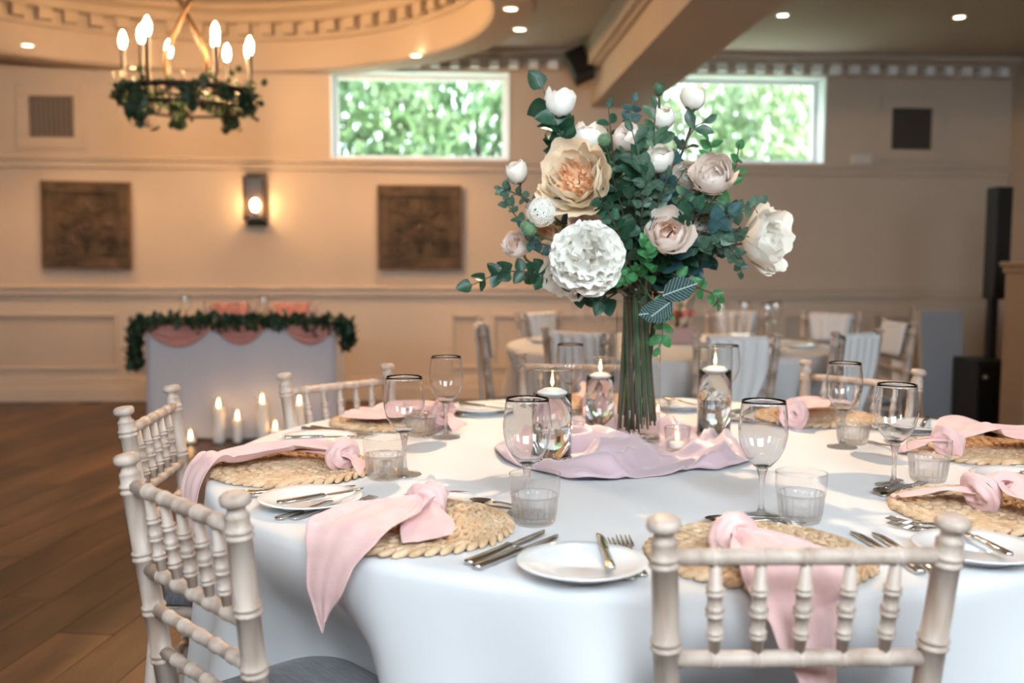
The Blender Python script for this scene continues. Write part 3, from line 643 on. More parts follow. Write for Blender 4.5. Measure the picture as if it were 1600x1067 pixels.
def cutlery(kind, x, y, z, ang, label, group, scale=1.0):
    t = empty(kind, (x, y, z), ang, label, kind.split('_')[-1], group); t.scale = (scale,) * 3
    if 'knife' in kind: inst('handle', CUT['knife_handle'], t); inst('blade', CUT['knife_blade'], t)
    elif 'fork' in kind: inst('handle', CUT['fork_handle'], t); inst('fork_head', CUT['fork_head'], t)
    else: inst('handle', CUT['fork_handle'], t); o = inst('spoon_bowl', CUT['spoon_bowl'], t)
    return t
# plate, glasses
PLM = MB().loop([(.001, .004), (.052, .004), (.060, .0065), (.085, .013), (.0965, .0165), (.098, .0185), (.0965, .0195), (.084, .0165), (.06, .010), (.052, .0075), (.001, .0075)], 56).mesh('plate', 'porcelain')
PLF = MB().loop([(.052, .0), (.056, .0), (.057, .006), (.051, .006)], 40).mesh('foot_ring', 'porcelain')
def plate(p, label, group='side plates on the laid table'):
    o = bpy.data.objects.new('side_plate', PLM); COL.objects.link(o); o.location = p; tag(o, label, 'plate', group); inst('foot_ring', PLF, o); return o
_bo = [(.007, .088), (.016, .094), (.029, .108), (.039, .127), (.0438, .148), (.0445, .163), (.0425, .185), (.0395, .207), (.0388, .213)]
WB = MB().loop(_bo + [(r - .0006, z) for r, z in _bo[::-1][:-1]] + [(.006, .0895)], 48).mesh('bowl', 'glass_solid')
WRIM = MB().torus(.03835, .0009, Matrix.Translation((0, 0, .213)), 40, 6).mesh('rim', 'glass_solid')
WS = MB().lathe([(.001, .0), (.036, .0), (.0375, .001), (.036, .0024), (.022, .0045), (.009, .009), (.0052, .018), (.0044, .034), (.0046, .055), (.0062, .074), (.0095, .086), (.0105, .0885), (.001, .0885)], 32).mesh('stem', 'glass_stem')
def wine(p, label, group='stemmed glasses on the laid table', s_=1.0):
    t = empty('wine_glass', p, random.random() * 6, label, 'glass', group); t.scale = (s_,) * 3
    inst('bowl', WB, t); inst('stem', WS, t); return t
def rib(a, z): return .030 * math.cos(20 * a) * sm(.004, .014, z) * (1 - sm(.044, .052, z))
TUM_B = MB().loop([(.001, .0), (.030, .0), (.0335, .001), (.0365, .006), (.0385, .022), (.0408, .046), (.0435, .051), (.0425, .053), (.0395, .048), (.0370, .040), (.0350, .018), (.030, .012), (.001, .0115)], 100, None, rib).mesh('tumbler', 'glass_cut')
TUM_W = MB().shell([(.0430, .0525), (.0445, .058), (.0452, .072), (.0450, .0885)], 48).mesh('glass_wall', 'glass_thin')
TUM_R = MB().torus(.0450, .0009, Matrix.Translation((0, 0, .0885)), 48, 8).mesh('glass_rim', 'glass_rib')
def tumbler(p, label, s_=1.0):
    o = bpy.data.objects.new('tumbler', TUM_B); COL.objects.link(o); o.location = p; o.scale = (s_,) * 3; inst('glass_wall', TUM_W, o); inst('glass_rim', TUM_R, o)
    return tag(o, label, 'glass', 'ribbed tumblers on the laid table')
# napkins
def resample(P, n):
    d = [0.]
    for a, c in zip(P, P[1:]): d.append(d[-1] + (c - a).length)
    out = []; j = 0
    for i in range(n + 1):
        t = d[-1] * i / n
        while j < len(P) - 2 and d[j + 1] < t: j += 1
        k = (t - d[j]) / max(1e-9, d[j + 1] - d[j]); out.append(P[j].lerp(P[j + 1], min(1, k)))
    return out
def ribbon(b, path, widths, folds, amp, seed, side_bias=0, nu=36, nv=22, up=Vector((0, 0, 1)), endcut=0.):
    P_ = resample(spline(path, 240), nu); rn = random.Random(seed); ph = [rn.uniform(0, 6.28) for _ in range(5)]; nw = len(widths) - 1
    sides = []
    for i in range(nu + 1):
        t = (P_[min(i + 1, nu)] - P_[max(i - 1, 0)]).normalized(); s_ = t.cross(up)
        if s_.length < .35 and sides: s_ = sides[-1].copy() - t * sides[-1].dot(t)
        sides.append(s_.normalized())
    def fn(u, v):
        i = min(int(u * nu + .5), nu); k = u * nw; j = min(int(k), nw - 1); wd = widths[j] + (widths[j + 1] - widths[j]) * (k - j)
        t = (P_[min(i + 1, nu)] - P_[max(i - 1, 0)]).normalized(); s_ = sides[i]; n_ = s_.cross(t); q = 2 * v - 1
        f = math.sin(q * folds * 1.6 + ph[0] + 1.5 * u) * .6 + math.sin(q * folds * 3.1 + ph[1] - 2 * u) * .3 + .35 * noise.noise(Vector((q * 2.5, u * 5, seed)))
        am = amp * (1 - .25 * u) * (.4 + .6 * abs(math.sin(ph[2] + u * 2)))
        c = P_[i] + s_ * (wd * .5 * q + .006 * math.sin(u * 9 + ph[3]) * q) + n_ * (f * am + amp * .75) * (1 - .7 * sm(.1, .7, abs(t.z)))
        if endcut: c += t * endcut * (q * .5 + .5) * sm(.75, 1, u)
        return c
    return b.grid(fn, nu, nv)
def knot(b, c, d, r, seed):
    d = Vector(d).normalized(); R = frame_to(d)
    def fn(u, v):
        a = 2 * PI * u; th = 2 * PI * v; mr = r * .62 * (1 + .16 * math.sin(a * 2 + seed)); tr_ = r * (.60 + .10 * math.sin(3 * th + 2 * a + seed) + .08 * math.sin(7 * th - a) + .10 * noise.noise(Vector((math.cos(a) * 2, math.sin(a) * 2, seed + v * 3))))
        p = Vector(((mr + tr_ * math.cos(th)) * math.cos(a), (mr + tr_ * math.cos(th)) * math.sin(a), tr_ * .95 * math.sin(th))); return Vector(c) + R @ p
    b.grid(fn, 36, 28, True); return b
def napkin(kp, tail, drop, flares, label, seed, w0=.045, w1=.11, hang_dx=(0, 0), lift=.02):
    zm = T + .018; K = atz(*kp, zm + .022); K.z = zm + .026
    t = empty('napkin', (K.x, K.y, zm), 0, label, 'napkin', 'knotted pink napkins'); O = Vector((K.x, K.y, zm))
    pts = [K - Vector((0, 0, .004))]
    for k, q in enumerate(tail): p = atz(*q, zm + .006); p.z = zm + .006 + lift * (.5 if k else .8) * (1 - k / max(1, len(tail))); pts.append(p)
    if drop:
        rad = lambda p: (Vector((p.x, p.y)) - TC).length
        last = pts[-1]
        while len(pts) > 2 and rad(pts[-1]) > TR - .03: last = pts.pop()
        if last is pts[-1]: dv = pts[-1] - pts[-2]
        else: dv = last - pts[-1]
        dv.z = 0; dv.normalize(); e = pts[-1].copy()
        while rad(e) < TR + .009: e = e + dv * .004
        rim = e - dv * .03; rim.z = zm + .016; pts.append(rim)
        for dz, do in ((-.020, .0), (.012, .017), (.045, .022), (drop * .7, .020), (drop, .016)): pts.append(Vector((e.x + dv.x * do + hang_dx[0] * max(0, dz) / drop, e.y + dv.y * do + hang_dx[1] * max(0, dz) / drop, T - dz)))
    pts = [p - O for p in pts]; n_ = 5
    ws = [w0 * .7, w0 * 2.2, w1 * .95, w1, w1 * .95, w1 * (.62 if drop else .95), w1 * (.50 if drop else .9), w1 * (.12 if drop else .85)]
    b = MB(); ribbon(b, pts, ws, 3.0, .014, seed, nu=64, nv=30, endcut=.03); b.build('napkin_tail', 'linen_pink', t, solid=.0018, subdiv=1)
    knot(MB(), K - O, pts[1] - pts[0] if len(pts) > 1 else (1, 0, 0), .031, seed).build('napkin_knot', 'linen_pink', t)
    for i, (fp, wd) in enumerate(flares):
        p = atz(*fp, zm + .006); p.z = zm + .004; m_ = (K + p) / 2; m_.z = K.z - .003; b = MB()
        ribbon(b, [K - O, m_ - O, p - O], [.03, wd * .75, wd], 2.0, .006, seed + 11 + i, nu=28, nv=20, endcut=.025); b.build('napkin_end', 'linen_pink', t, solid=.0018, subdiv=1)
SET = [((612, 835), -131, 'front left setting'), ((460, 735), 188, 'left edge setting'), ((627, 660), 141, 'back left setting'), ((930, 622), 91, 'setting behind the vase'), ((1265, 655), 41, 'back right setting'), ((1560, 705), 0, 'right edge setting'), ((1530, 795), -46, 'front right setting'), ((1220, 893), -89, 'front setting behind the near chair back')]
BK = {0: ((432, 790), (563, 767)), 1: ((440, 686), (560, 684)), 2: ((712, 631), (795, 641)), 6: ((1568, 866), (1490, 828)), 7: ((954, 890), (938, 842))}
PLP = [(485, 775), (497, 682), (750, 635), (1062, 629), (1442, 662), (1594, 742), (1528, 852), (909, 875)]
for i, (pp_, ad, nm) in enumerate(SET):
    c = atz(*pp_, T + .006); d0 = Vector((c.x, c.y)) - TC; a = math.atan2(d0.y, d0.x); r = min(max(d0.length, .79), .834); a = a * .6 + (math.radians(ad) if abs(math.radians(ad) - a) < PI else math.radians(ad) - 2 * PI * round((math.radians(ad) - a) / (2 * PI))) * .4
    C = Vector((TC.x + r * math.cos(a), TC.y + r * math.sin(a), T + .001)); d = Vector((-math.cos(a), -math.sin(a), 0)); rt = Vector((d.y, -d.x, 0)); ya = math.atan2(d.y, d.x) - PI / 2
    t = empty('placemat', C, random.random() * 6, 'round woven straw placemat of the ' + nm, 'placemat', 'woven placemats'); t.scale = (.95, .95, 1)
    for m_ in BR: inst('braid_coil', m_, t)
    inst('gap_shade_disc', BRB, t)
    L = lambda x, y, z=.001: C + rt * x + d * y + Vector((0, 0, z))
    for k, x in enumerate((.208, .236)): p = L(x, -.005 - .01 * k); cutlery('table_knife', p.x, p.y, p.z, ya + .03 - .05 * k, ('inner', 'outer')[k] + ' steel table knife of the ' + nm, 'table knives')
    for k, x in enumerate((-.200, -.226)): p = L(x, .01 - .015 * k); cutlery('table_fork', p.x, p.y, p.z, ya - .05 + .05 * k, ('inner', 'outer')[k] + ' steel table fork of the ' + nm, 'table forks')
    p = L(.05, .212); cutlery('dessert_spoon', p.x, p.y, p.z, ya + PI / 2 + .15, 'dessert spoon laid above the placemat of the ' + nm, 'dessert spoons', .9)
    p = L(.06, .186); cutlery('dessert_fork', p.x, p.y, p.z, ya - PI / 2 - .1, 'dessert fork laid above the placemat of the ' + nm, 'dessert forks', .85)
    q = atz(*PLP[i], T + .02); q.z = T + .002; plate(q, 'white side plate of the ' + nm)
    ka = ya + (.35 if i != 7 else .15); off = rt * (.03 if i == 7 else .0) + d * (-.01)
    if i in BK:
        h_, e_ = atz(*BK[i][0], T + .02), atz(*BK[i][1], T + .02); off = (h_ + e_) / 2 - q; ka = math.atan2(e_.y - h_.y, e_.x - h_.x) - PI / 2
    cutlery('butter_knife', q.x + off.x, q.y + off.y, q.z + .0195, ka, 'butter knife lying across the side plate of the ' + nm, 'butter knives', .82)
napkin((668, 787), [(615, 815), (545, 838), (466, 848)], .095, [((668, 838), .085), ((700, 768), .06), ((655, 772), .05)], 'pink knotted linen napkin with its tail hanging over the front left table edge', 1, w1=.165, hang_dx=(-.01, 0))
napkin((535, 712), [(480, 712), (410, 714), (352, 722)], .11, [((562, 726), .05), ((430, 706), .06)], 'pink knotted linen napkin at the left edge setting, tail falling beside the chair', 2, w1=.15)
napkin((690, 648), [(640, 645), (600, 655), (556, 650)], 0, [((716, 664), .05), ((600, 640), .05)], 'pink knotted linen napkin on the back left setting beyond the wine glasses', 3, w1=.14)
napkin((928, 628), [(930, 612), (932, 602)], 0, [((925, 645), .05)], 'pink knotted linen napkin seen through the candle cylinders', 4, w1=.10)
napkin((1243, 648), [(1270, 640), (1300, 634)], 0, [((1226, 655), .06), ((1236, 637), .05)], 'pink knotted linen napkin on the back right setting', 5, w1=.14)
napkin((1480, 692), [(1520, 694), (1570, 693), (1640, 688)], 0, [((1412, 704), .05), ((1430, 690), .04)], 'pink knotted linen napkin on the right edge setting, farther from the camera', 6, w1=.17, lift=.05)
napkin((1532, 772), [(1570, 782), (1630, 796), (1690, 812)], .12, [((1412, 775), .045), ((1470, 770), .06)], 'pink knotted linen napkin on the front right setting above the chair finial', 7, w1=.16, lift=.045)
napkin((1146, 838), [(1180, 868), (1225, 893), (1256, 912)], .21, [((1128, 812), .03), ((1270, 862), .10)], 'pink knotted linen napkin with its tail hanging behind the near chair back', 8, w1=.16, hang_dx=(.035, 0))
for px, lb in [((823, 803), 'wine glass standing behind the front left tumbler'), ((632, 742), 'wine glass beside the left edge setting tumbler'), ((697, 684), 'wine glass at the back left setting'), ((1189, 808), 'wine glass in front of the satin runner at its right end'), ((1396, 760), 'wine glass in front of the right edge napkin'), ((1316, 699), 'wine glass in front of the back right chair'), ((1131, 650), 'wine glass behind the right candle cylinder'), ((890, 648), 'wine glass behind the left candle cylinder')]:
    p = atz(*px, T); p.z = T + .001; wine(p, lb)
for px, lb in [((835, 818), 'ribbed tumbler in front, beside the knives of the front left setting'), ((601, 748), 'ribbed tumbler by the left edge placemat'), ((657, 681), 'ribbed tumbler by the back left placemat'), ((1250, 815), 'ribbed tumbler above the top rail of the near chair'), ((1450, 752), 'ribbed tumbler in front of the right edge placemat'), ((1332, 694), 'ribbed tumbler by the back right setting')]:
    p = atz(*px, T); p.z = T + .001; tumbler(p, lb)

# ------------------------------------------------------------------ centrepiece : runner, vase, candles
VB = atz(995, 690, T)
CYL = [((862, 722), .0455, .212), ((937, 667), .040, .188), ((1115, 683), .044, .235)]
outl = [(772, 703), (790, 724), (850, 742), (905, 755), (965, 752), (1010, 747), (1060, 744), (1078, 737), (1125, 736), (1172, 724), (1160, 700), (1120, 684), (1080, 668), (1020, 654), (960, 650), (880, 662), (810, 690)]
op = [atz(x, y, T) for x, y in outl]; oc = sum(op, Vector()) / len(op); osp = spline(op + [op[0]], 160)
feet = [(VB.x, VB.y, .064)] + [(atz(*c, T).x, atz(*c, T).y, r + .008) for c, r, h in CYL] + [(atz(1058, 706, T).x, atz(1058, 706, T).y, .034)]
def run_fn(u, v):
    e = osp[min(int(u * 160 + .5), 160) % 160]; p = oc.lerp(e, v)
    wv = Vector((p.x * 5.5, p.y * 8, 3.1)); w2 = Vector((noise.noise(wv * .6), noise.noise(wv * .6 + Vector((9, 3, 1))), 0)) * 1.1
    q = wv + w2; rid = (1.12 - math.sqrt(noise.noise(q) ** 2 + .004) * 2.6); rid2 = (1.1 - math.sqrt(noise.noise(q * 1.9 + Vector((4, 4, 4))) ** 2 + .01) * 2.2)
    h = max(0, rid) ** 2 * .046 + max(0, rid2) ** 2 * .014
    dd = min((p.x - x) ** 2 + (p.y - y) ** 2 - r * r for x, y, r in feet); h *= sm(0, .010, dd) * (.35 + .65 * sm(1.0, .85, v)) if v < 1 else .12
    edge = .010 * max(0, math.sin(u * 40)) * sm(.8, 1, v)
    return Vector((p.x, p.y, T + .0025 + h + edge * .6))
b = MB(); b.grid(run_fn, 160, 44, True); tag(b.build('satin_runner', 'satin_mauve', solid=.0015), 'crumpled mauve satin runner round the foot of the vase', 'table runner')
vz = T + .004; VH = aty(995, 470, VB.y).z - vz
vase = empty('vase', (VB.x, VB.y, vz), 0, 'tall clear glass cylinder vase holding the bouquet stems', 'vase')
MB().shell([(.0575, .004), (.0578, .02), (.0575, VH)], 48).build('vase_wall', 'glass_vase', vase); MB().loop([(.001, .0), (.056, .0), (.0585, .002), (.0585, .010), (.0565, .013), (.001, .011)], 48).build('vase_base', 'glass_solid', vase)
MB().torus(.0575, .0013, Matrix.Translation((0, 0, VH)), 48, 8).build('vase_rim', 'glass_solid', vase)
def flame(parent, z, s_=1.0):
    MB().lathe([(.0006, z - .004), (.0006, z + .008)], 6).build('wick', 'wick', parent)
    MB().lathe([(.0005, z + .003), (.0035 * s_, z + .008), (.0048 * s_, z + .014 * s_), (.0035 * s_, z + .023 * s_), (.0012 * s_, z + .034 * s_), (.0002, z + .04 * s_)], 12).build('flame', 'flame', parent)
for (c, r, h), lb in zip(CYL, ['water filled glass cylinder with a floating candle, nearest the camera', 'water filled glass cylinder with a floating candle just left of the vase', 'water filled glass cylinder with a floating candle right of the vase']):
    p = atz(*c, T); t = empty('candle_cylinder', (p.x, p.y, T + .004), 0, lb, 'candle holder', 'floating candle cylinders'); wl = h * .74
    MB().shell([(r, .003), (r + .0003, h * .5), (r, h)], 40).build('cylinder_wall', 'glass_vase', t); MB().loop([(.001, 0), (r - .001, 0), (r + .001, .002), (r + .001, .009), (r - .001, .012), (.001, .010)], 40).build('cylinder_base', 'glass_solid', t)
    MB().torus(r, .0013, Matrix.Translation((0, 0, h)), 40, 8).build('cylinder_rim', 'glass_solid', t)
    MB().lathe([(.0005, .0135), (r - .0015, .0135), (r - .0015, wl), (.0005, wl)], 40).build('water', 'water', t)
    cr = r * .76; k = MB().lathe([(.001, wl - cr * .5), (cr * .55, wl - cr * .46), (cr * .88, wl - cr * .2), (cr, wl + .001), (cr * .96, wl + cr * .1), (cr * .6, wl + cr * .28), (.004, wl + cr * .36), (.001, wl + cr * .34)], 32).build('floating_candle', 'wax', t)
    flame(k, wl + cr * .36, .8)
def votive(px, lb):
    p = atz(*px, T); t = empty('votive_holder', (p.x, p.y, T + .006), 0, lb, 'candle holder', 'ribbed glass tealight holders')
    MB().loop([(.001, 0), (.024, 0), (.0262, .003), (.0325, .056), (.0315, .0585), (.0300, .056), (.0245, .008), (.001, .006)], 72, None, lambda a, z: .022 * math.cos(24 * a) * (z < .055)).build('votive_glass', 'glass_thin', t)
    k = MB().lathe([(.019, .009), (.0195, .010), (.0195, .022), (.004, .021), (.001, .021)], 24).build('tealight', 'wax', t); flame(k, .0215, .7)
votive((1058, 708), 'ribbed glass tealight holder on the runner right of the vase'); votive((893, 700), 'ribbed glass tealight holder behind the nearest candle cylinder'); votive((1028, 662), 'ribbed glass tealight holder behind the vase')

# ================================================================== THE BOUQUET
VBASE = Vector((VB.x, VB.y, vz)); NECK = VBASE + Vector((0, 0, VH))
PET = {}
def petal_mesh(rho, th1, azw, ruf, curl, m_, seed, nu=10, nv=9):
    key = (round(rho, 4), th1, azw, ruf, curl, m_, seed)
    if key in PET: return PET[key]
    b = MB(); th0, t1 = math.radians(12), math.radians(th1)
    def fn(u, v):
        s_ = 2 * u - 1; rim = 1 - .22 * abs(s_) ** 2.6 + .05 * ruf * 8 * noise.noise(Vector((s_ * 3, seed, 1.7))) ; th = th0 + (t1 - th0) * v * rim
        wz = azw * (.35 + .65 * math.sin(PI * min(1, .12 + .62 * v))); ph = s_ * wz
        r = rho * (1 + curl * v ** 4 + ruf * v * v * (math.sin(s_ * 5 + seed) * .5 + noise.noise(Vector((s_ * 2.5, v * 2, seed))) * 1.2) + .03 * s_ * s_)
        return Vector((r * math.sin(th) * math.cos(ph), r * math.sin(th) * math.sin(ph), r * (1 - math.cos(th))))
    b.grid(fn, nu, nv); me = b.mesh('petal', m_); PET[key] = me; return me
BLOOM = {
 'rose': [(4, 1.05, 84, .80, .07, .14, 0), (5, 1.0, 104, .82, .05, .05, 0), (5, .90, 112, .80, .05, .02, 0), (5, .77, 120, .80, .05, 0, 0), (4, .62, 127, .85, .06, 0, 1), (4, .46, 134, .9, .07, 0, 1), (3, .30, 142, 1.1, .08, 0, 1)],
 'peony': [(6, 1.0, 86, .72, .08, .12, 0), (6, .92, 97, .70, .07, .05, 0), (6, .80, 104, .66, .08, .02, 0), (6, .66, 108, .6, .1, 0, 0), (7, .52, 106, .42, .16, 0, 1), (6, .40, 112, .45, .16, 0, 1), (5, .28, 120, .55, .16, 0, 1), (4, .17, 130, .7, .16, 0, 1)],
 'bud': [(3, 1.0, 128, 1.15, .04, .05, 0), (3, .90, 138, 1.15, .04, .0, 0), (3, .76, 146, 1.2, .04, 0, 0), (3, .6, 152, 1.2, .04, 0, 1)],
 'open': [(5, 1.12, 74, .85, .12, .28, 0), (5, 1.0, 92, .85, .1, .1, 0), (4, .82, 106, .9, .08, .02, 0), (4, .62, 120, .9, .08, 0, 0), (3, .42, 134, 1.0, .08, 0, 1)],
}
LEAF = {}
def leaf_mesh(kind, m_):
    if (kind, m_) in LEAF: return LEAF[(kind, m_)]
    b = MB(); W_, p1, cup = {'round': (.43, .62, .10), 'oval': (.30, .95, .10), 'rose': (.27, 1.05, .16), 'small': (.36, .75, .14), 'vein': (.36, .9, .06)}[kind]
    def fn(u, v):
        s_ = 2 * u - 1; wd = W_ * (math.sin(PI * min(1, max(0, v)) ** p1) ** .72 if 0 < v < 1 else .0); wd = max(wd, .012 * (1 - v))
        return Vector((s_ * wd, v, cup * s_ * s_ * wd * 2 - cup * 1.2 * (v - .2) ** 2 + .02 * math.sin(v * 9) * s_))
    b.grid(fn, 4, 6); me = b.mesh('leaf', m_); LEAF[(kind, m_)] = me; return me
def mat_from(c, y, z, s_):
    y = y.normalized(); x = y.cross(z)
    if x.length < 1e-4: x = y.cross(Vector((1, 0, .2)))
    x.normalize(); z = x.cross(y); M = Matrix((x * s_, y * s_, z * s_)).transposed().to_4x4(); M.translation = c; return M
SN = [0]; BCR = []
def stem_path(p, ax):
    SN[0] += 1; a = SN[0] * 2.4; rr = .016 + .036 * ((SN[0] * .618) % 1); nk = NECK + Vector((math.cos(a) * rr, math.sin(a) * rr, -.01)); a2 = a + .5; bt = VBASE + Vector((math.cos(a2) * (.020 + .031 * ((SN[0] * .77) % 1)), math.sin(a2) * (.020 + .031 * ((SN[0] * .77) % 1)), .018 + .05 * ((SN[0] * .37) % 1)))
    mid = p - ax * .06 + (nk + Vector((0, 0, .08)) - p) * .45
    return spline([p - ax * .0, p - ax * .05, mid, nk + Vector((0, 0, .03)), nk, bt], 22)
def dirc(p, r=0, u=0, f=1):                                              # direction: f toward camera, r right, u up
    c = (CAMP - p); c.z = 0; c.normalize(); rg = Vector((c.y * -1, c.x, 0)); return (c * f + Vector((1, -.06, 0)) * r + Vector((0, 0, 1)) * u).normalized()
def flower(name, kind, px, dY, dia, mats, face, label, cat='flower', group=None, stretch=1., sepal=True):
    Y = VB.y + dY; c = aty(*px, Y); R = dia / FPX * (c - CAMP).dot(F_) / 2; ax = dirc(c, *face)
    t = empty(name, VBASE, 0, label, cat, group); Fm = frame_to(ax).to_4x4(); org = c - ax * R * .95 * stretch - VBASE; rn = random.Random(SN[0] + 5)
    S = Matrix.Diagonal((1, 1, stretch, 1)); BCR.append((c, R))
    for li, (n_, rho, th1, azw, ruf, curl, mi) in enumerate(BLOOM[kind]):
        a0 = rn.uniform(0, 6.28)
        for k in range(n_):
            me = petal_mesh(R * rho, th1 + (-7, 0, 6)[k % 3], azw, ruf * 1.5, curl, mats[mi], k % 3 + li); tilt = Matrix.Rotation(rn.uniform(-.16, .12), 4, 'Y') @ Matrix.Rotation(rn.uniform(-.12, .12), 4, 'X') @ Matrix.Scale(rn.uniform(.92, 1.08), 4)
            inst('petal', me, t, Matrix.Translation(org + ax * R * (1 - rho) * .30) @ Fm @ S @ Matrix.Rotation(a0 + 2 * PI * (k + rn.uniform(-.12, .12)) / n_, 4, 'Z') @ tilt)
    base = c - ax * R * .95 * stretch
    if sepal:
        b = MB(); b.ell(base - VBASE, (R * .22, R * .22, R * .2), 10, 6, Fm.to_3x3())
        for k in range(5):
            a = k * 1.257; e = Vector((math.cos(a), math.sin(a), 0)); p3 = [Fm.to_3x3() @ (e * R * q + Vector((0, 0, z * R))) + base - VBASE for q, z in ((.12, -.05), (.55, .12), (.85, .5))]; sd_ = Fm.to_3x3() @ Vector((-e.y, e.x, 0)) * R * .2
            b.add([p3[0] - sd_ * .5, p3[0] + sd_ * .5, p3[1] + sd_, p3[1] - sd_, p3[2]], [(0, 1, 2, 3), (3, 2, 4)])
        b.build('calyx', 'leaf_rose', t)
    MB().tube([q - VBASE for q in stem_path(base, ax)], .0034, 7).build('stem', 'stem_brown' if SN[0] % 3 == 0 else 'stem_green', t); return t
PB, IV, WH, BL = ('petal_peach', 'petal_deep'), ('petal_ivory', 'petal_ivory'), ('petal_white', 'petal_white'), ('petal_blush', 'petal_pinkheart')
flower('peony', 'peony', (897, 275), -.16, 112, PB, (-.25, .25, 1), 'large open peach peony, biggest warm bloom of the bouquet')
flower('rose', 'bud', (875, 159), -.04, 44, WH, (.1, 1, .25), 'white half open rosebud at the upper left tip of the bouquet', stretch=1.15)
flower('rose', 'bud', (807, 268), -.05, 36, ('petal_ivory', 'petal_blush'), (-.3, .9, .5), 'small cream rosebud at the left beside the peach peony', stretch=1.15)
flower('rose', 'rose', (806, 380), -.04, 44, BL, (-.5, .6, .7), 'blush rose low at the left edge under the green thistle', stretch=1.1)
flower('peony', 'peony', (884, 430), -.10, 78, ('petal_ivory', 'petal_peach'), (-.5, -.45, .9), 'cream peony peeking out below the ruffled white peony')
flower('rose', 'rose', (914, 352), -.13, 54, BL, (-.05, .6, .8), 'blush rose tucked between the peach and the white peony')
flower('rose', 'rose', (1113, 270), -.15, 66, ('petal_blush', 'petal_blush'), (-.15, .6, 1), 'round pale blush rose at the upper right')
flower('rose', 'rose', (1046, 362), -.19, 68, BL, (.15, .5, 1), 'cupped blush rose at the centre right above the veined leaf')
flower('rose', 'open', (1207, 374), -.03, 84, IV, (.75, .1, .6), 'large ivory open rose at the right edge of the bouquet', stretch=1.1)
flower('rose', 'bud', (918, 214), .0, 48, WH, (.1, .9, .5), 'white rose behind the top of the peach peony')
flower('rose', 'bud', (980, 215), -.05, 44, ('petal_blush', 'petal_ivory'), (-.1, .8, .6), 'blush rose near the top middle of the bouquet')
flower('rose', 'bud', (1084, 152), .02, 42, ('petal_ivory', 'petal_blush'), (.1, 1, .15), 'ivory bud on a bare stem rising in front of the right window')
flower('rose', 'bud', (1036, 184), .0, 38, IV, (0, .9, .4), 'ivory bud below the green closed bud')
flower('rose', 'bud', (1031, 248), -.15, 46, ('petal_ivory', 'petal_blush'), (.1, .7, .7), 'cream half open rose in the upper middle among pale leaves')
flower('rose', 'rose', (1073, 276), -.08, 46, IV, (-.2, .1, 1), 'cream rose tucked behind the pale blush rose')
flower('rose', 'rose', (1096, 350), -.06, 46, IV, (.2, .1, 1), 'cream rose half hidden right of the cupped blush rose')
flower('rose', 'rose', (852, 366), .0, 44, PB, (-.3, .2, .9), 'peach rose half hidden left of the ruffled white peony')
flower('rose', 'bud', (1030, 139), .0, 17, ('leaf_rose', 'petal_ivory'), (0, 1, .1), 'tiny closed green bud at the very top of the bouquet', stretch=1.35)
# ruffled white peony
def pompom(px, dY, dia, label):
    c = aty(*px, VB.y + dY); R = dia / FPX * (c - CAMP).dot(F_) / 2; ax = dirc(c, 0, .15, 1); t = empty('peony', VBASE, 0, label, 'flower'); rn = random.Random(3); Fm = frame_to(ax)
    b = MB(); b.ell(c - VBASE - ax * R * .2, R * .5, 12, 8); b.build('flower_heart', 'petal_white', t)
    vars_ = []
    for s_ in range(4):
        m_ = MB()
        def fn(u, v, s_=s_):
            q = 2 * u - 1; wd = .55 * math.sin(PI * (.12 + .62 * v)); rr = v * (1 - .12 * q * q + .10 * noise.noise(Vector((q * 5, s_, 0))))
            return Vector((q * wd, rr, .25 * rr * rr + .14 * v * v * math.sin(q * 6 + s_) + .1 * v * v * noise.noise(Vector((q * 4, s_ * 3, 2)))))
        m_.grid(fn, 10, 6); vars_.append(m_.mesh('petal', 'petal_white'))
    N_ = 96
    for k in range(N_):
        z = 1 - 1.45 * (k + .5) / N_; a = k * 2.39996; s2 = math.sqrt(max(0, 1 - z * z)); n_ = Fm @ Vector((s2 * math.cos(a), s2 * math.sin(a), z)); rn_ = Vector((rn.gauss(0, .3), rn.gauss(0, .3), rn.gauss(0, .3)))
        outw = (n_ - ax * n_.dot(ax)); outw = outw.normalized() if outw.length > .05 else Fm @ Vector((math.cos(a), math.sin(a), 0)); w_ = sm(.25, .75, s2); y = (n_ * (1 - .25 * w_) + outw * (.1 + .45 * w_) + rn_ * (.6 - .25 * w_)).normalized(); tang = Fm @ Vector((-math.sin(a), math.cos(a), 0)); zv = (y.cross(tang) * (1 - w_) + (n_ * .6 + ax * .8 - outw * .2) * w_ + rn_ * .5)
        inst('petal', vars_[k % 4], t, mat_from(c - VBASE - ax * R * .15 + n_ * R * .30, y, zv, R * .74 * rn.uniform(.85, 1.1)))
    MB().tube([q - VBASE for q in stem_path(c - ax * R * .5, ax)], .0035, 7).build('stem', 'stem_green', t)
BCR.append((aty(917, 402, VB.y - .21), .085)); BCR.append((aty(846, 331, VB.y - .15), .034))
pompom((917, 402), -.21, 112, 'large ruffled white peony in the lower left of the bouquet')
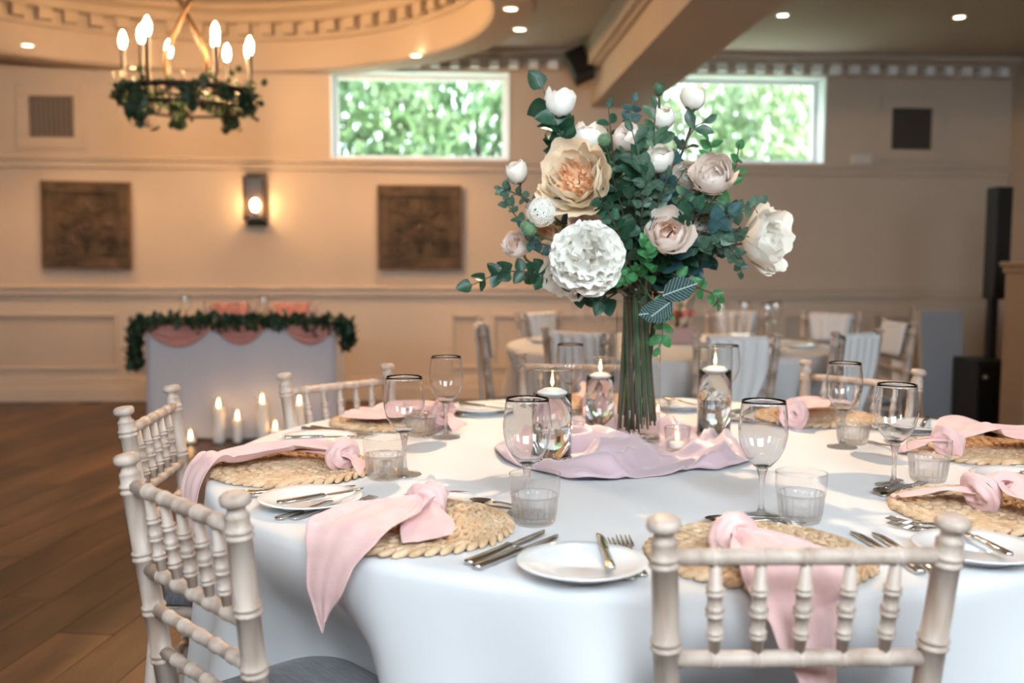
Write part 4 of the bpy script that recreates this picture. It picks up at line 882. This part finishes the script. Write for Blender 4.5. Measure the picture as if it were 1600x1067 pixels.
# lace flower, thistles
c = aty(846, 331, VB.y - .15); t = empty('lace_flower', VBASE, 0, 'round white lace flower of tiny florets left of the peach peony', 'flower'); ax = dirc(c, -.3, .2, 1); R = .036; rn = random.Random(2)
me = MB()
for k in range(5): a = k * 1.2566; me.add([(0, 0, 0), (.9 * math.cos(a - .45), .9 * math.sin(a - .45), .2), (1.1 * math.cos(a), 1.1 * math.sin(a), .1), (.9 * math.cos(a + .45), .9 * math.sin(a + .45), .2)], [(0, 1, 2, 3)])
me = me.mesh('floret', 'petal_white')
for k in range(150):
    z = 1 - 1.6 * (k + .5) / 150; a = k * 2.39996; s2 = math.sqrt(1 - z * z); n_ = frame_to(ax) @ Vector((s2 * math.cos(a), s2 * math.sin(a), z)); inst('floret', me, t, mat_from(c - VBASE + n_ * R * rn.uniform(.86, 1.0), n_.cross(Vector((.3, .5, .8))), n_, .0060))
b = MB(); b.ell(c - VBASE, R * .55, 10, 8); b.build('flower_heart', 'leaf_bright', t); MB().tube([q - VBASE for q in stem_path(c - ax * .02, ax)], .0025, 6).build('stem', 'stem_green', t)
for px, r, lb in [((826, 356), .020, 'green globe thistle below the white lace flower'), ((944, 218), .0155, 'small green globe thistle at the top behind the peach peony')]:
    c = aty(*px, VB.y - .14); t = empty('globe_thistle', VBASE, 0, lb, 'flower', 'globe thistles'); ax = dirc(c, -.2, .7, .6); b = MB(); b.ell(c - VBASE, r * .85, 14, 10)
    for k in range(110):
        z = 1 - 2 * (k + .5) / 110; a = k * 2.39996; s2 = math.sqrt(1 - z * z); n_ = Vector((s2 * math.cos(a), s2 * math.sin(a), z)); b.tube([c - VBASE + n_ * r * .8, c - VBASE + n_ * r * 1.12], [r * .085, r * .02], 4)
    b.build('thistle_head', 'thistle', t); MB().tube([q - VBASE for q in stem_path(c - ax * r, ax)], .0022, 6).build('stem', 'stem_green', t)
# foliage sprigs
def sprig(name, pts, kind, m_, n_, size, label, group=None, opposite=True, stem='stem_green', spread=1.0, start=.08, full=True, taper=.45):
    """pts: photo points with offset in depth from the vase"""
    W_ = [aty(x, y, VB.y + d) for x, y, d in pts]; P_ = spline(W_, 40); t = empty(name, VBASE, 0, label, 'sprig', group); rn = random.Random(SN[0] * 7 + 1)
    path = P_[::-1]; ax = (P_[1] - P_[0]).normalized()
    if full: path = path + stem_path(P_[0], ax)[1:]
    MB().tube([q - VBASE for q in path], [.0012 + .0014 * min(1, i / 30) for i in range(len(path))], 6).build('stem', 'stem_brown' if SN[0] % 2 else stem, t)
    me = leaf_mesh(kind, m_); side = 1
    for k in range(n_):
        u = start + (1 - start) * (k + .5) / n_; i = min(39, int(u * 40)); p = P_[i]; tg = (P_[i + 1] - P_[i]).normalized(); s0 = size * 1.32 * (1 - taper * u) * rn.uniform(.8, 1.15)
        sv = tg.cross(Vector((rn.gauss(0, .6), -1, rn.gauss(0, .6)))).normalized()
        for q in ((-1, 1) if opposite and k < n_ - 1 else (side,)):
            y = (tg * rn.uniform(.35, .9) + sv * q * spread + Vector((rn.gauss(0, .25), rn.gauss(-.1, .35), rn.gauss(0, .25)))).normalized()
            if k == n_ - 1: y = (tg + sv * q * .3).normalized()
            nz = Vector((rn.gauss(0, .45), -1, rn.gauss(.35, .45)))
            tip = p + y * s0 * .6; cl = False
            for bc, br in BCR:
                v1 = tip - bc; along = v1.dot((CAMP - bc).normalized()); perp = (v1 - (CAMP - bc).normalized() * along).length
                if v1.length < br * .95 or (along > 0 and perp < br * .85): cl = True
            if not cl: inst('leaf', me, t, mat_from(p - VBASE, y, nz, s0))
        side = -side
    return t
px2 = 1.62e-3
sprig('eucalyptus_sprig', [(905, 425, -.06), (850, 428, -.06), (790, 425, -.05), (722, 452, -.05)], 'round', 'leaf_dark', 9, .040, 'dark eucalyptus sprig trailing out to the far left of the bouquet', stem='stem_brown', taper=.3)
sprig('eucalyptus_sprig', [(905, 270, -.02), (885, 230, -.03), (868, 190, -.05), (842, 122, -.05)], 'round', 'leaf_dark', 8, .052, 'large leaved eucalyptus sprig at the upper left round the white rosebud', taper=.25)
sprig('eucalyptus_sprig', [(960, 270, -.02), (955, 215, -.02), (950, 160, -.01)], 'oval', 'leaf_dark', 5, .042, 'dark thin leaved sprig at the top left of centre', stem='stem_brown')
sprig('eucalyptus_sprig', [(985, 260, .02), (985, 190, .03), (990, 150, .03)], 'round', 'leaf_blue', 5, .038, 'blue green eucalyptus sprig at the top centre')
sprig('rose_foliage', [(1025, 260, -.06), (1022, 215, -.05), (1025, 160, -.04)], 'rose', 'leaf_rose', 6, .052, 'pale green rose leaves under the closed green bud')
sprig('rose_foliage', [(1010, 300, -.17), (1000, 250, -.19), (985, 195, -.17)], 'rose', 'leaf_euc', 6, .052, 'pale sage leaves in the upper middle beside the cream rose')
sprig('rose_foliage', [(1050, 300, .0), (1060, 250, .0), (1085, 200, .0), (1105, 190, 0)], 'rose', 'leaf_euc', 4, .050, 'sage leaves on the bare bud stem before the right window')
sprig('leafy_branch', [(1080, 300, -.05), (1110, 240, -.06), (1105, 215, -.06)], 'small', 'leaf_bright', 4, .036, 'bright glossy leaves above the pale blush rose')
sprig('leafy_branch', [(1110, 310, -.06), (1145, 270, -.07), (1155, 225, -.07)], 'small', 'leaf_bright', 5, .036, 'bright glossy leaves right of the pale blush rose')
sprig('eucalyptus_sprig', [(1080, 340, -.1), (1120, 330, -.12), (1160, 330, -.12), (1195, 312, -.1)], 'round', 'leaf_euc', 8, .038, 'grey green eucalyptus sprig reaching to the ivory rose at the right')
sprig('eucalyptus_sprig', [(1085, 360, -.12), (1120, 370, -.15), (1150, 400, -.16), (1160, 432, -.15)], 'round', 'leaf_euc', 9, .032, 'fine grey eucalyptus sprig below the ivory rose')
sprig('eucalyptus_sprig', [(1070, 380, -.14), (1105, 385, -.18), (1140, 365, -.18), (1170, 370, -.18)], 'round', 'leaf_euc', 9, .030, 'dense small leaved eucalyptus in front at the right')
sprig('leafy_branch', [(1040, 420, -.1), (1080, 445, -.12), (1118, 462, -.12), (1122, 480, -.12)], 'small', 'leaf_bright', 6, .034, 'green leafy sprig at the lower right by the veined leaf')
sprig('leafy_branch', [(1010, 440, -.14), (1012, 400, -.2), (1008, 375, -.2)], 'small', 'leaf_bright', 8, .032, 'bright green leaves in the lower centre of the bouquet')
sprig('leafy_branch', [(1000, 430, -.14), (985, 425, -.21), (970, 440, -.21)], 'small', 'leaf_bright', 7, .032, 'bright green leaves right of the ruffled white peony')
sprig('leafy_branch', [(1010, 455, -.09), (1030, 485, -.1), (1035, 520, -.1), (1028, 552, -.1)], 'oval', 'leaf_bright', 5, .042, 'green ivy like leaves hanging down beside the vase')
sprig('eucalyptus_sprig', [(880, 350, -.05), (840, 320, -.06), (800, 300, -.06), (778, 292, -.06)], 'small', 'leaf_euc', 8, .030, 'small leaved sprig under the left rosebud')
sprig('eucalyptus_sprig', [(880, 380, -.05), (835, 365, -.08), (800, 330, -.08), (790, 310, -.08)], 'round', 'leaf_euc', 7, .028, 'small round leaved sprig at the left edge beside the lace flower')
sprig('eucalyptus_sprig', [(900, 400, -.08), (860, 385, -.1), (825, 375, -.1), (815, 350, -.1)], 'small', 'leaf_blue', 6, .034, 'blue green sprig below the green thistle')
sprig('eucalyptus_sprig', [(930, 440, -.06), (890, 455, -.08), (870, 440, -.1)], 'oval', 'leaf_dark', 5, .042, 'dark leaves under the cream peony')
sprig('eucalyptus_sprig', [(975, 450, -.05), (940, 470, -.07), (925, 462, -.08)], 'round', 'leaf_dark', 5, .042, 'dark round leaves under the ruffled white peony')
# two veined leaves
for px, px2_, s_, lb in [((1035, 462), (1095, 440), .088, 'large dark leaf with white veins in front of the bouquet foot'), ((1050, 486), (985, 492), .085, 'dark white veined leaf lying against the vase'), ((1050, 470), (1010, 500), .075, 'dark veined leaf hanging right of the vase neck')]:
    a = aty(*px, VB.y - .13); c = aty(*px2_, VB.y - .15); t = empty('veined_leaf', VBASE, 0, lb, 'leaf', 'veined leaves'); inst('leaf_blade', leaf_mesh('vein', 'leaf_veined'), t, mat_from(a - VBASE, c - a, Vector((.1, -1, .5)), s_))
    MB().tube([a - VBASE, a * .6 + (NECK + Vector((.03, -.03, 0))) * .4 - VBASE, NECK + Vector((.03, -.02, -.05)) - VBASE], .0018, 6).build('leaf_stalk', 'stem_brown', t)
# filler greenery through the body of the bouquet
rn = random.Random(21); FILL = [('leaf_dark', 'oval', 'dark green leaf sprig filling the heart of the bouquet'), ('leaf_blue', 'round', 'blue green eucalyptus sprig filling the heart of the bouquet'), ('leaf_euc', 'small', 'grey green sprig filling the heart of the bouquet'), ('leaf_dark', 'round', 'dark round leaved sprig filling the heart of the bouquet'), ('leaf_rose', 'rose', 'mid green leaf sprig filling the heart of the bouquet')]
for k in range(62):
    a = rn.uniform(-.75, PI + .75); rr = rn.uniform(.35, 1.0) ** .7; dy = rn.uniform(-.2, .12); ex = 1005 + 148 * rr * math.cos(a); ey = 345 - 135 * rr * math.sin(a)
    m_, kd, lb = FILL[k % 5]; pos = ('upper' if ey < 285 else 'middle' if ey < 365 else 'lower') + ' ' + ('left' if ex < 960 else 'centre' if ex < 1050 else 'right'); lb = lb.replace('heart of the bouquet', pos + ' of the bouquet')
    sprig('filler_sprig', [(995 + rn.uniform(-20, 20), 450, dy * .2), (995 + (ex - 995) * .45, 450 + (ey - 450) * .55, dy * .8), (ex, ey, dy)], kd, m_, 8, rn.uniform(.036, .046), lb, lb.replace(' sprig filling', ' greenery in'), full=False, start=.2)

# ================================================================== SWEETHEART TABLE
sx0, sx1, sy0, sy1, sz = -2.0, -.76, 6.72, 7.4, .765
b = MB()
def sw(u, v):
    a = u * 4; k = int(a) % 4; f = a - int(a); cs = [(sx0, sy0), (sx1, sy0), (sx1, sy1), (sx0, sy1)]; p, q = cs[k], cs[(k + 1) % 4]; x, y = p[0] + (q[0] - p[0]) * f, p[1] + (q[1] - p[1]) * f
    nx, ny = [(0, -1), (1, 0), (0, 1), (-1, 0)][k]; wv = (.012 * math.sin(f * 17 + k) + .008 * math.sin(f * 41)) * v
    return Vector((x + nx * wv, y + ny * wv, sz - v * (sz - .012)))
b.grid(sw, 120, 10, True); b.bb(sx0, sx1, sy0, sy1, sz - .012, sz + .001); tag(b.build('tablecloth', 'cloth_lilac'), 'pale grey floor length cloth on the small top table by the wall', 'tablecloth')
g = empty('leaf_garland', (-1.38, 6.75, sz), 0, 'dark leafy garland along the front edge of the small top table', 'garland'); b = MB(); rn = random.Random(8)
pth = spline([(-.70, .0, -.30), (-.685, -.02, -.12), (-.64, -.02, -.01), (-.3, -.03, .005), (0, -.035, .0), (.3, -.03, .005), (.63, -.02, -.005), (.70, -.02, -.06), (.70, -.01, -.17)], 120)
for i in range(1500):
    u = rn.random(); p = pth[int(u * 120)]; k = 1.0 if p.z > -.02 else .6; c = p + Vector((rn.gauss(0, .03 * k), rn.gauss(0, .040 * k), rn.gauss(.0, .022 * k))); leafpoly(b, c, frame_to((rn.gauss(0, 1), rn.gauss(-.4, 1), rn.gauss(0, 1))), rn.uniform(.04, .085), .28)
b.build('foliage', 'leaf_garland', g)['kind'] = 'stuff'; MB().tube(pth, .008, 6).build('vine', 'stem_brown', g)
for k, (x0, x1, dp, lb) in enumerate([(-2.0, -1.57, .115, 'rose pink chiffon swag at the left end of the small top table'), (-1.54, -1.22, .10, 'rose pink chiffon swag in the middle of the small top table'), (-1.08, -.76, .10, 'rose pink chiffon swag at the right end of the small top table')]):
    b = MB()
    def fn(u, v, x0=x0, x1=x1, dp=dp): s_ = 2 * u - 1; d = (1 - s_ * s_); return Vector((x0 + (x1 - x0) * u, sy0 - .016 - .018 * d * (.6 + .4 * math.sin(v * 16)), sz + .01 - v * (.03 + dp * d) + .0 * u))
    b.grid(fn, 30, 24); tag(b.build('fabric_swag', 'chiffon_rose', solid=.002), lb, 'fabric swag', 'pink swags on the top table')
def sash(chair_o, m_, label, group, length=.5, w0=.27):
    t = empty('chair_sash', chair_o.location, chair_o.rotation_euler.z, label, 'chair sash', group)
    def fn(u, v, back=True):
        q = 2 * v - 1; wd = w0 * (1 - .72 * sm(.25, .85, u)) * (1 + .9 * sm(.88, 1.0, u)); z = .87 - u * length; y = -.055 * max(0, (z - .44) / .43) - .030 - .012 * math.sin(q * 14 + 1) * (1 - .3 * u) * .6 - .02 * u
        return Vector((q * wd / 2, y, z))
    def ft(u, v):
        q = 2 * v - 1; a = PI * u; return Vector((q * w0 / 2, -.05 - .028 * math.cos(a) * -1 * -1 + .006 * math.sin(q * 14), .865 + .016 * math.sin(a)))
    def fr(u, v): q = 2 * v - 1; z = .866 - u * .16; return Vector((q * w0 / 2 * (1 - .2 * u), -.024 + .02 * u + .006 * math.sin(q * 14), z))
    MB().grid(fn, 30, 40).build('sash_back', m_, t, solid=.003); MB().grid(ft, 8, 40).build('sash_fold', m_, t, solid=.003); MB().grid(fr, 8, 40).build('sash_front', m_, t, solid=.003); return t
for px, lb in ((360, 'left'), (456, 'right')):
    p = aty(px, 470, 7.72); c = chair((p.x, 7.72), -PI / 2, 'wooden chair behind the small top table, %s of the two' % lb, 'chairs behind the top table'); sash(c, 'chiffon_rose', 'rose pink chiffon drape over the %s chair behind the top table' % lb, 'pink chair drapes')
for px, lb in ((290, 'left end of the garland'), (412, 'middle between the pink draped chairs')): p = aty(px, 480, 7.05); wine((p.x, 7.05, sz + .002), 'wine glass on the small top table at the ' + lb, 'glasses on the top table', .9)
# floor candles
for px, r, ch_, gh, lb in [((305, 688), .045, .03, .09, 'low tealight jar on the floor, leftmost of the row'), ((345, 691), .045, .24, .30, 'tall white pillar candle in a glass, left of the floor row'), ((378, 687), .035, .16, .24, 'slim candle in a glass between the two pillar candles on the floor'), ((417, 686), .042, .27, .33, 'tall white pillar candle in a glass, middle of the floor row'), ((440, 682), .042, .09, .15, 'small low candle in a glass beside the chair on the floor'), ((470, 690), .045, .26, .32, 'tall white pillar candle seen through the chair back')]:
    p = atz(*px, 0); t = empty('floor_candle', (p.x, min(p.y, 6.6), 0), 0, lb, 'candle', 'candles on the floor by the top table')
    MB().shell([(r, .002), (r, gh)], 28).build('glass_sleeve', 'glass_thin', t); MB().loop([(.001, 0), (r, 0), (r, .008), (.001, .008)], 28).build('glass_base', 'glass_solid', t)
    k = MB().lathe([(r * .82, .009), (r * .84, .012), (r * .84, ch_), (r * .6, ch_ - .004), (.001, ch_ - .006)], 24).build('candle_wax', 'wax', t); flame(k, ch_ - .004, 1.6)

# ================================================================== SECOND ROUND TABLE
T2 = Vector((1.22, 5.42)); R2 = .90
tag(cloth(T2, R2, T, [math.radians(a) for a in (-90, -132, -47, 180, 0, 131, 75, 47)], 15, 9, 'tablecloth', 'cloth_white', .2), 'white floor length cloth on the round table behind the vase', 'tablecloth')
for (px, Y, ang, lb) in [((752, 500), 5.25, 0, 'side on at the left of the far round table'), ((842, 486), 6.35, -50, 'beyond the far round table at its left'), ((903, 521), 4.62, 50, 'back turned at the near left of the far round table'), ((1152, 528), 4.36, 92, 'back turned right of the vase at the far round table'), ((1300, 487), 6.3, -130, 'beyond the far round table at its right end'), ((1340, 527), 4.55, 125, 'back turned at the near right of the far round table'), ((1405, 505), 5.35, 180, 'side on at the right of the far round table'), ((1150, 484), 6.55, -105, 'beyond the far round table behind the wine glasses')]:
    p = aty(*px, Y); c = chair((p.x, Y), math.radians(ang), 'sash draped chair ' + lb, 'chairs round the far table'); sash(c, 'chiffon_white', 'white sash of the chair ' + lb, 'white chair sashes')
for (px, py, lb) in [(905, 522, 'left'), (930, 520, 'second from the left'), (942, 528, 'third from the left'), (1125, 527, 'just right of the veined leaf'), (1162, 520, 'middle of the right cluster'), (1198, 528, 'left of the right pair'), (1210, 522, 'rightmost')]:
    p = atz(px, py, T + .012); p.y = min(max(p.y, T2.y - .6), T2.y + .55); p = aty(px, py, p.y); wine((p.x, p.y, T + .001), 'blurred wine glass on the far round table, ' + lb, 'wine glasses on the far table')
for k, (a, lb) in enumerate([(-135, 'near left'), (170, 'left edge'), (130, 'back left'), (-60, 'near right'), (-20, 'right edge'), (40, 'back right')]):
    p = Vector((T2.x + .7 * math.cos(math.radians(a)), T2.y + .7 * math.sin(math.radians(a)), T + .002)); plate(p, 'white side plate on the far round table, ' + lb, 'side plates on the far table')
fb = empty('flower_box', (T2.x + .02, T2.y + .1, T), 0, 'low pink and orange flower arrangement in a box on the far round table', 'flower arrangement')
MB().bb(-.14, .14, -.09, .09, 0, .09).build('box', 'flower_box', fb, bevel=.006); rn = random.Random(4)
for k in range(16):
    c = Vector((rn.uniform(-.14, .16), rn.uniform(-.08, .08), .10 + rn.uniform(0, .22))); m_ = ('petal_hot', 'petal_rosepink', 'petal_peach')[k % 3]; b = MB()
    for q in range(14):
        n_ = Vector((rn.gauss(0, 1), rn.gauss(-.5, 1), rn.gauss(.3, 1))).normalized(); leafpoly(b, c + n_ * .008, frame_to(n_.cross(Vector((rn.random(), rn.random(), rn.random())))), .05, .5)
    b.build('blossom', m_, fb); MB().tube([c, (c.x * .6, c.y * .6, .05)], .004, 5).build('stem', 'stem_green', fb)
print('PLANKS', cnt, 'OBJ', len(bpy.data.objects))
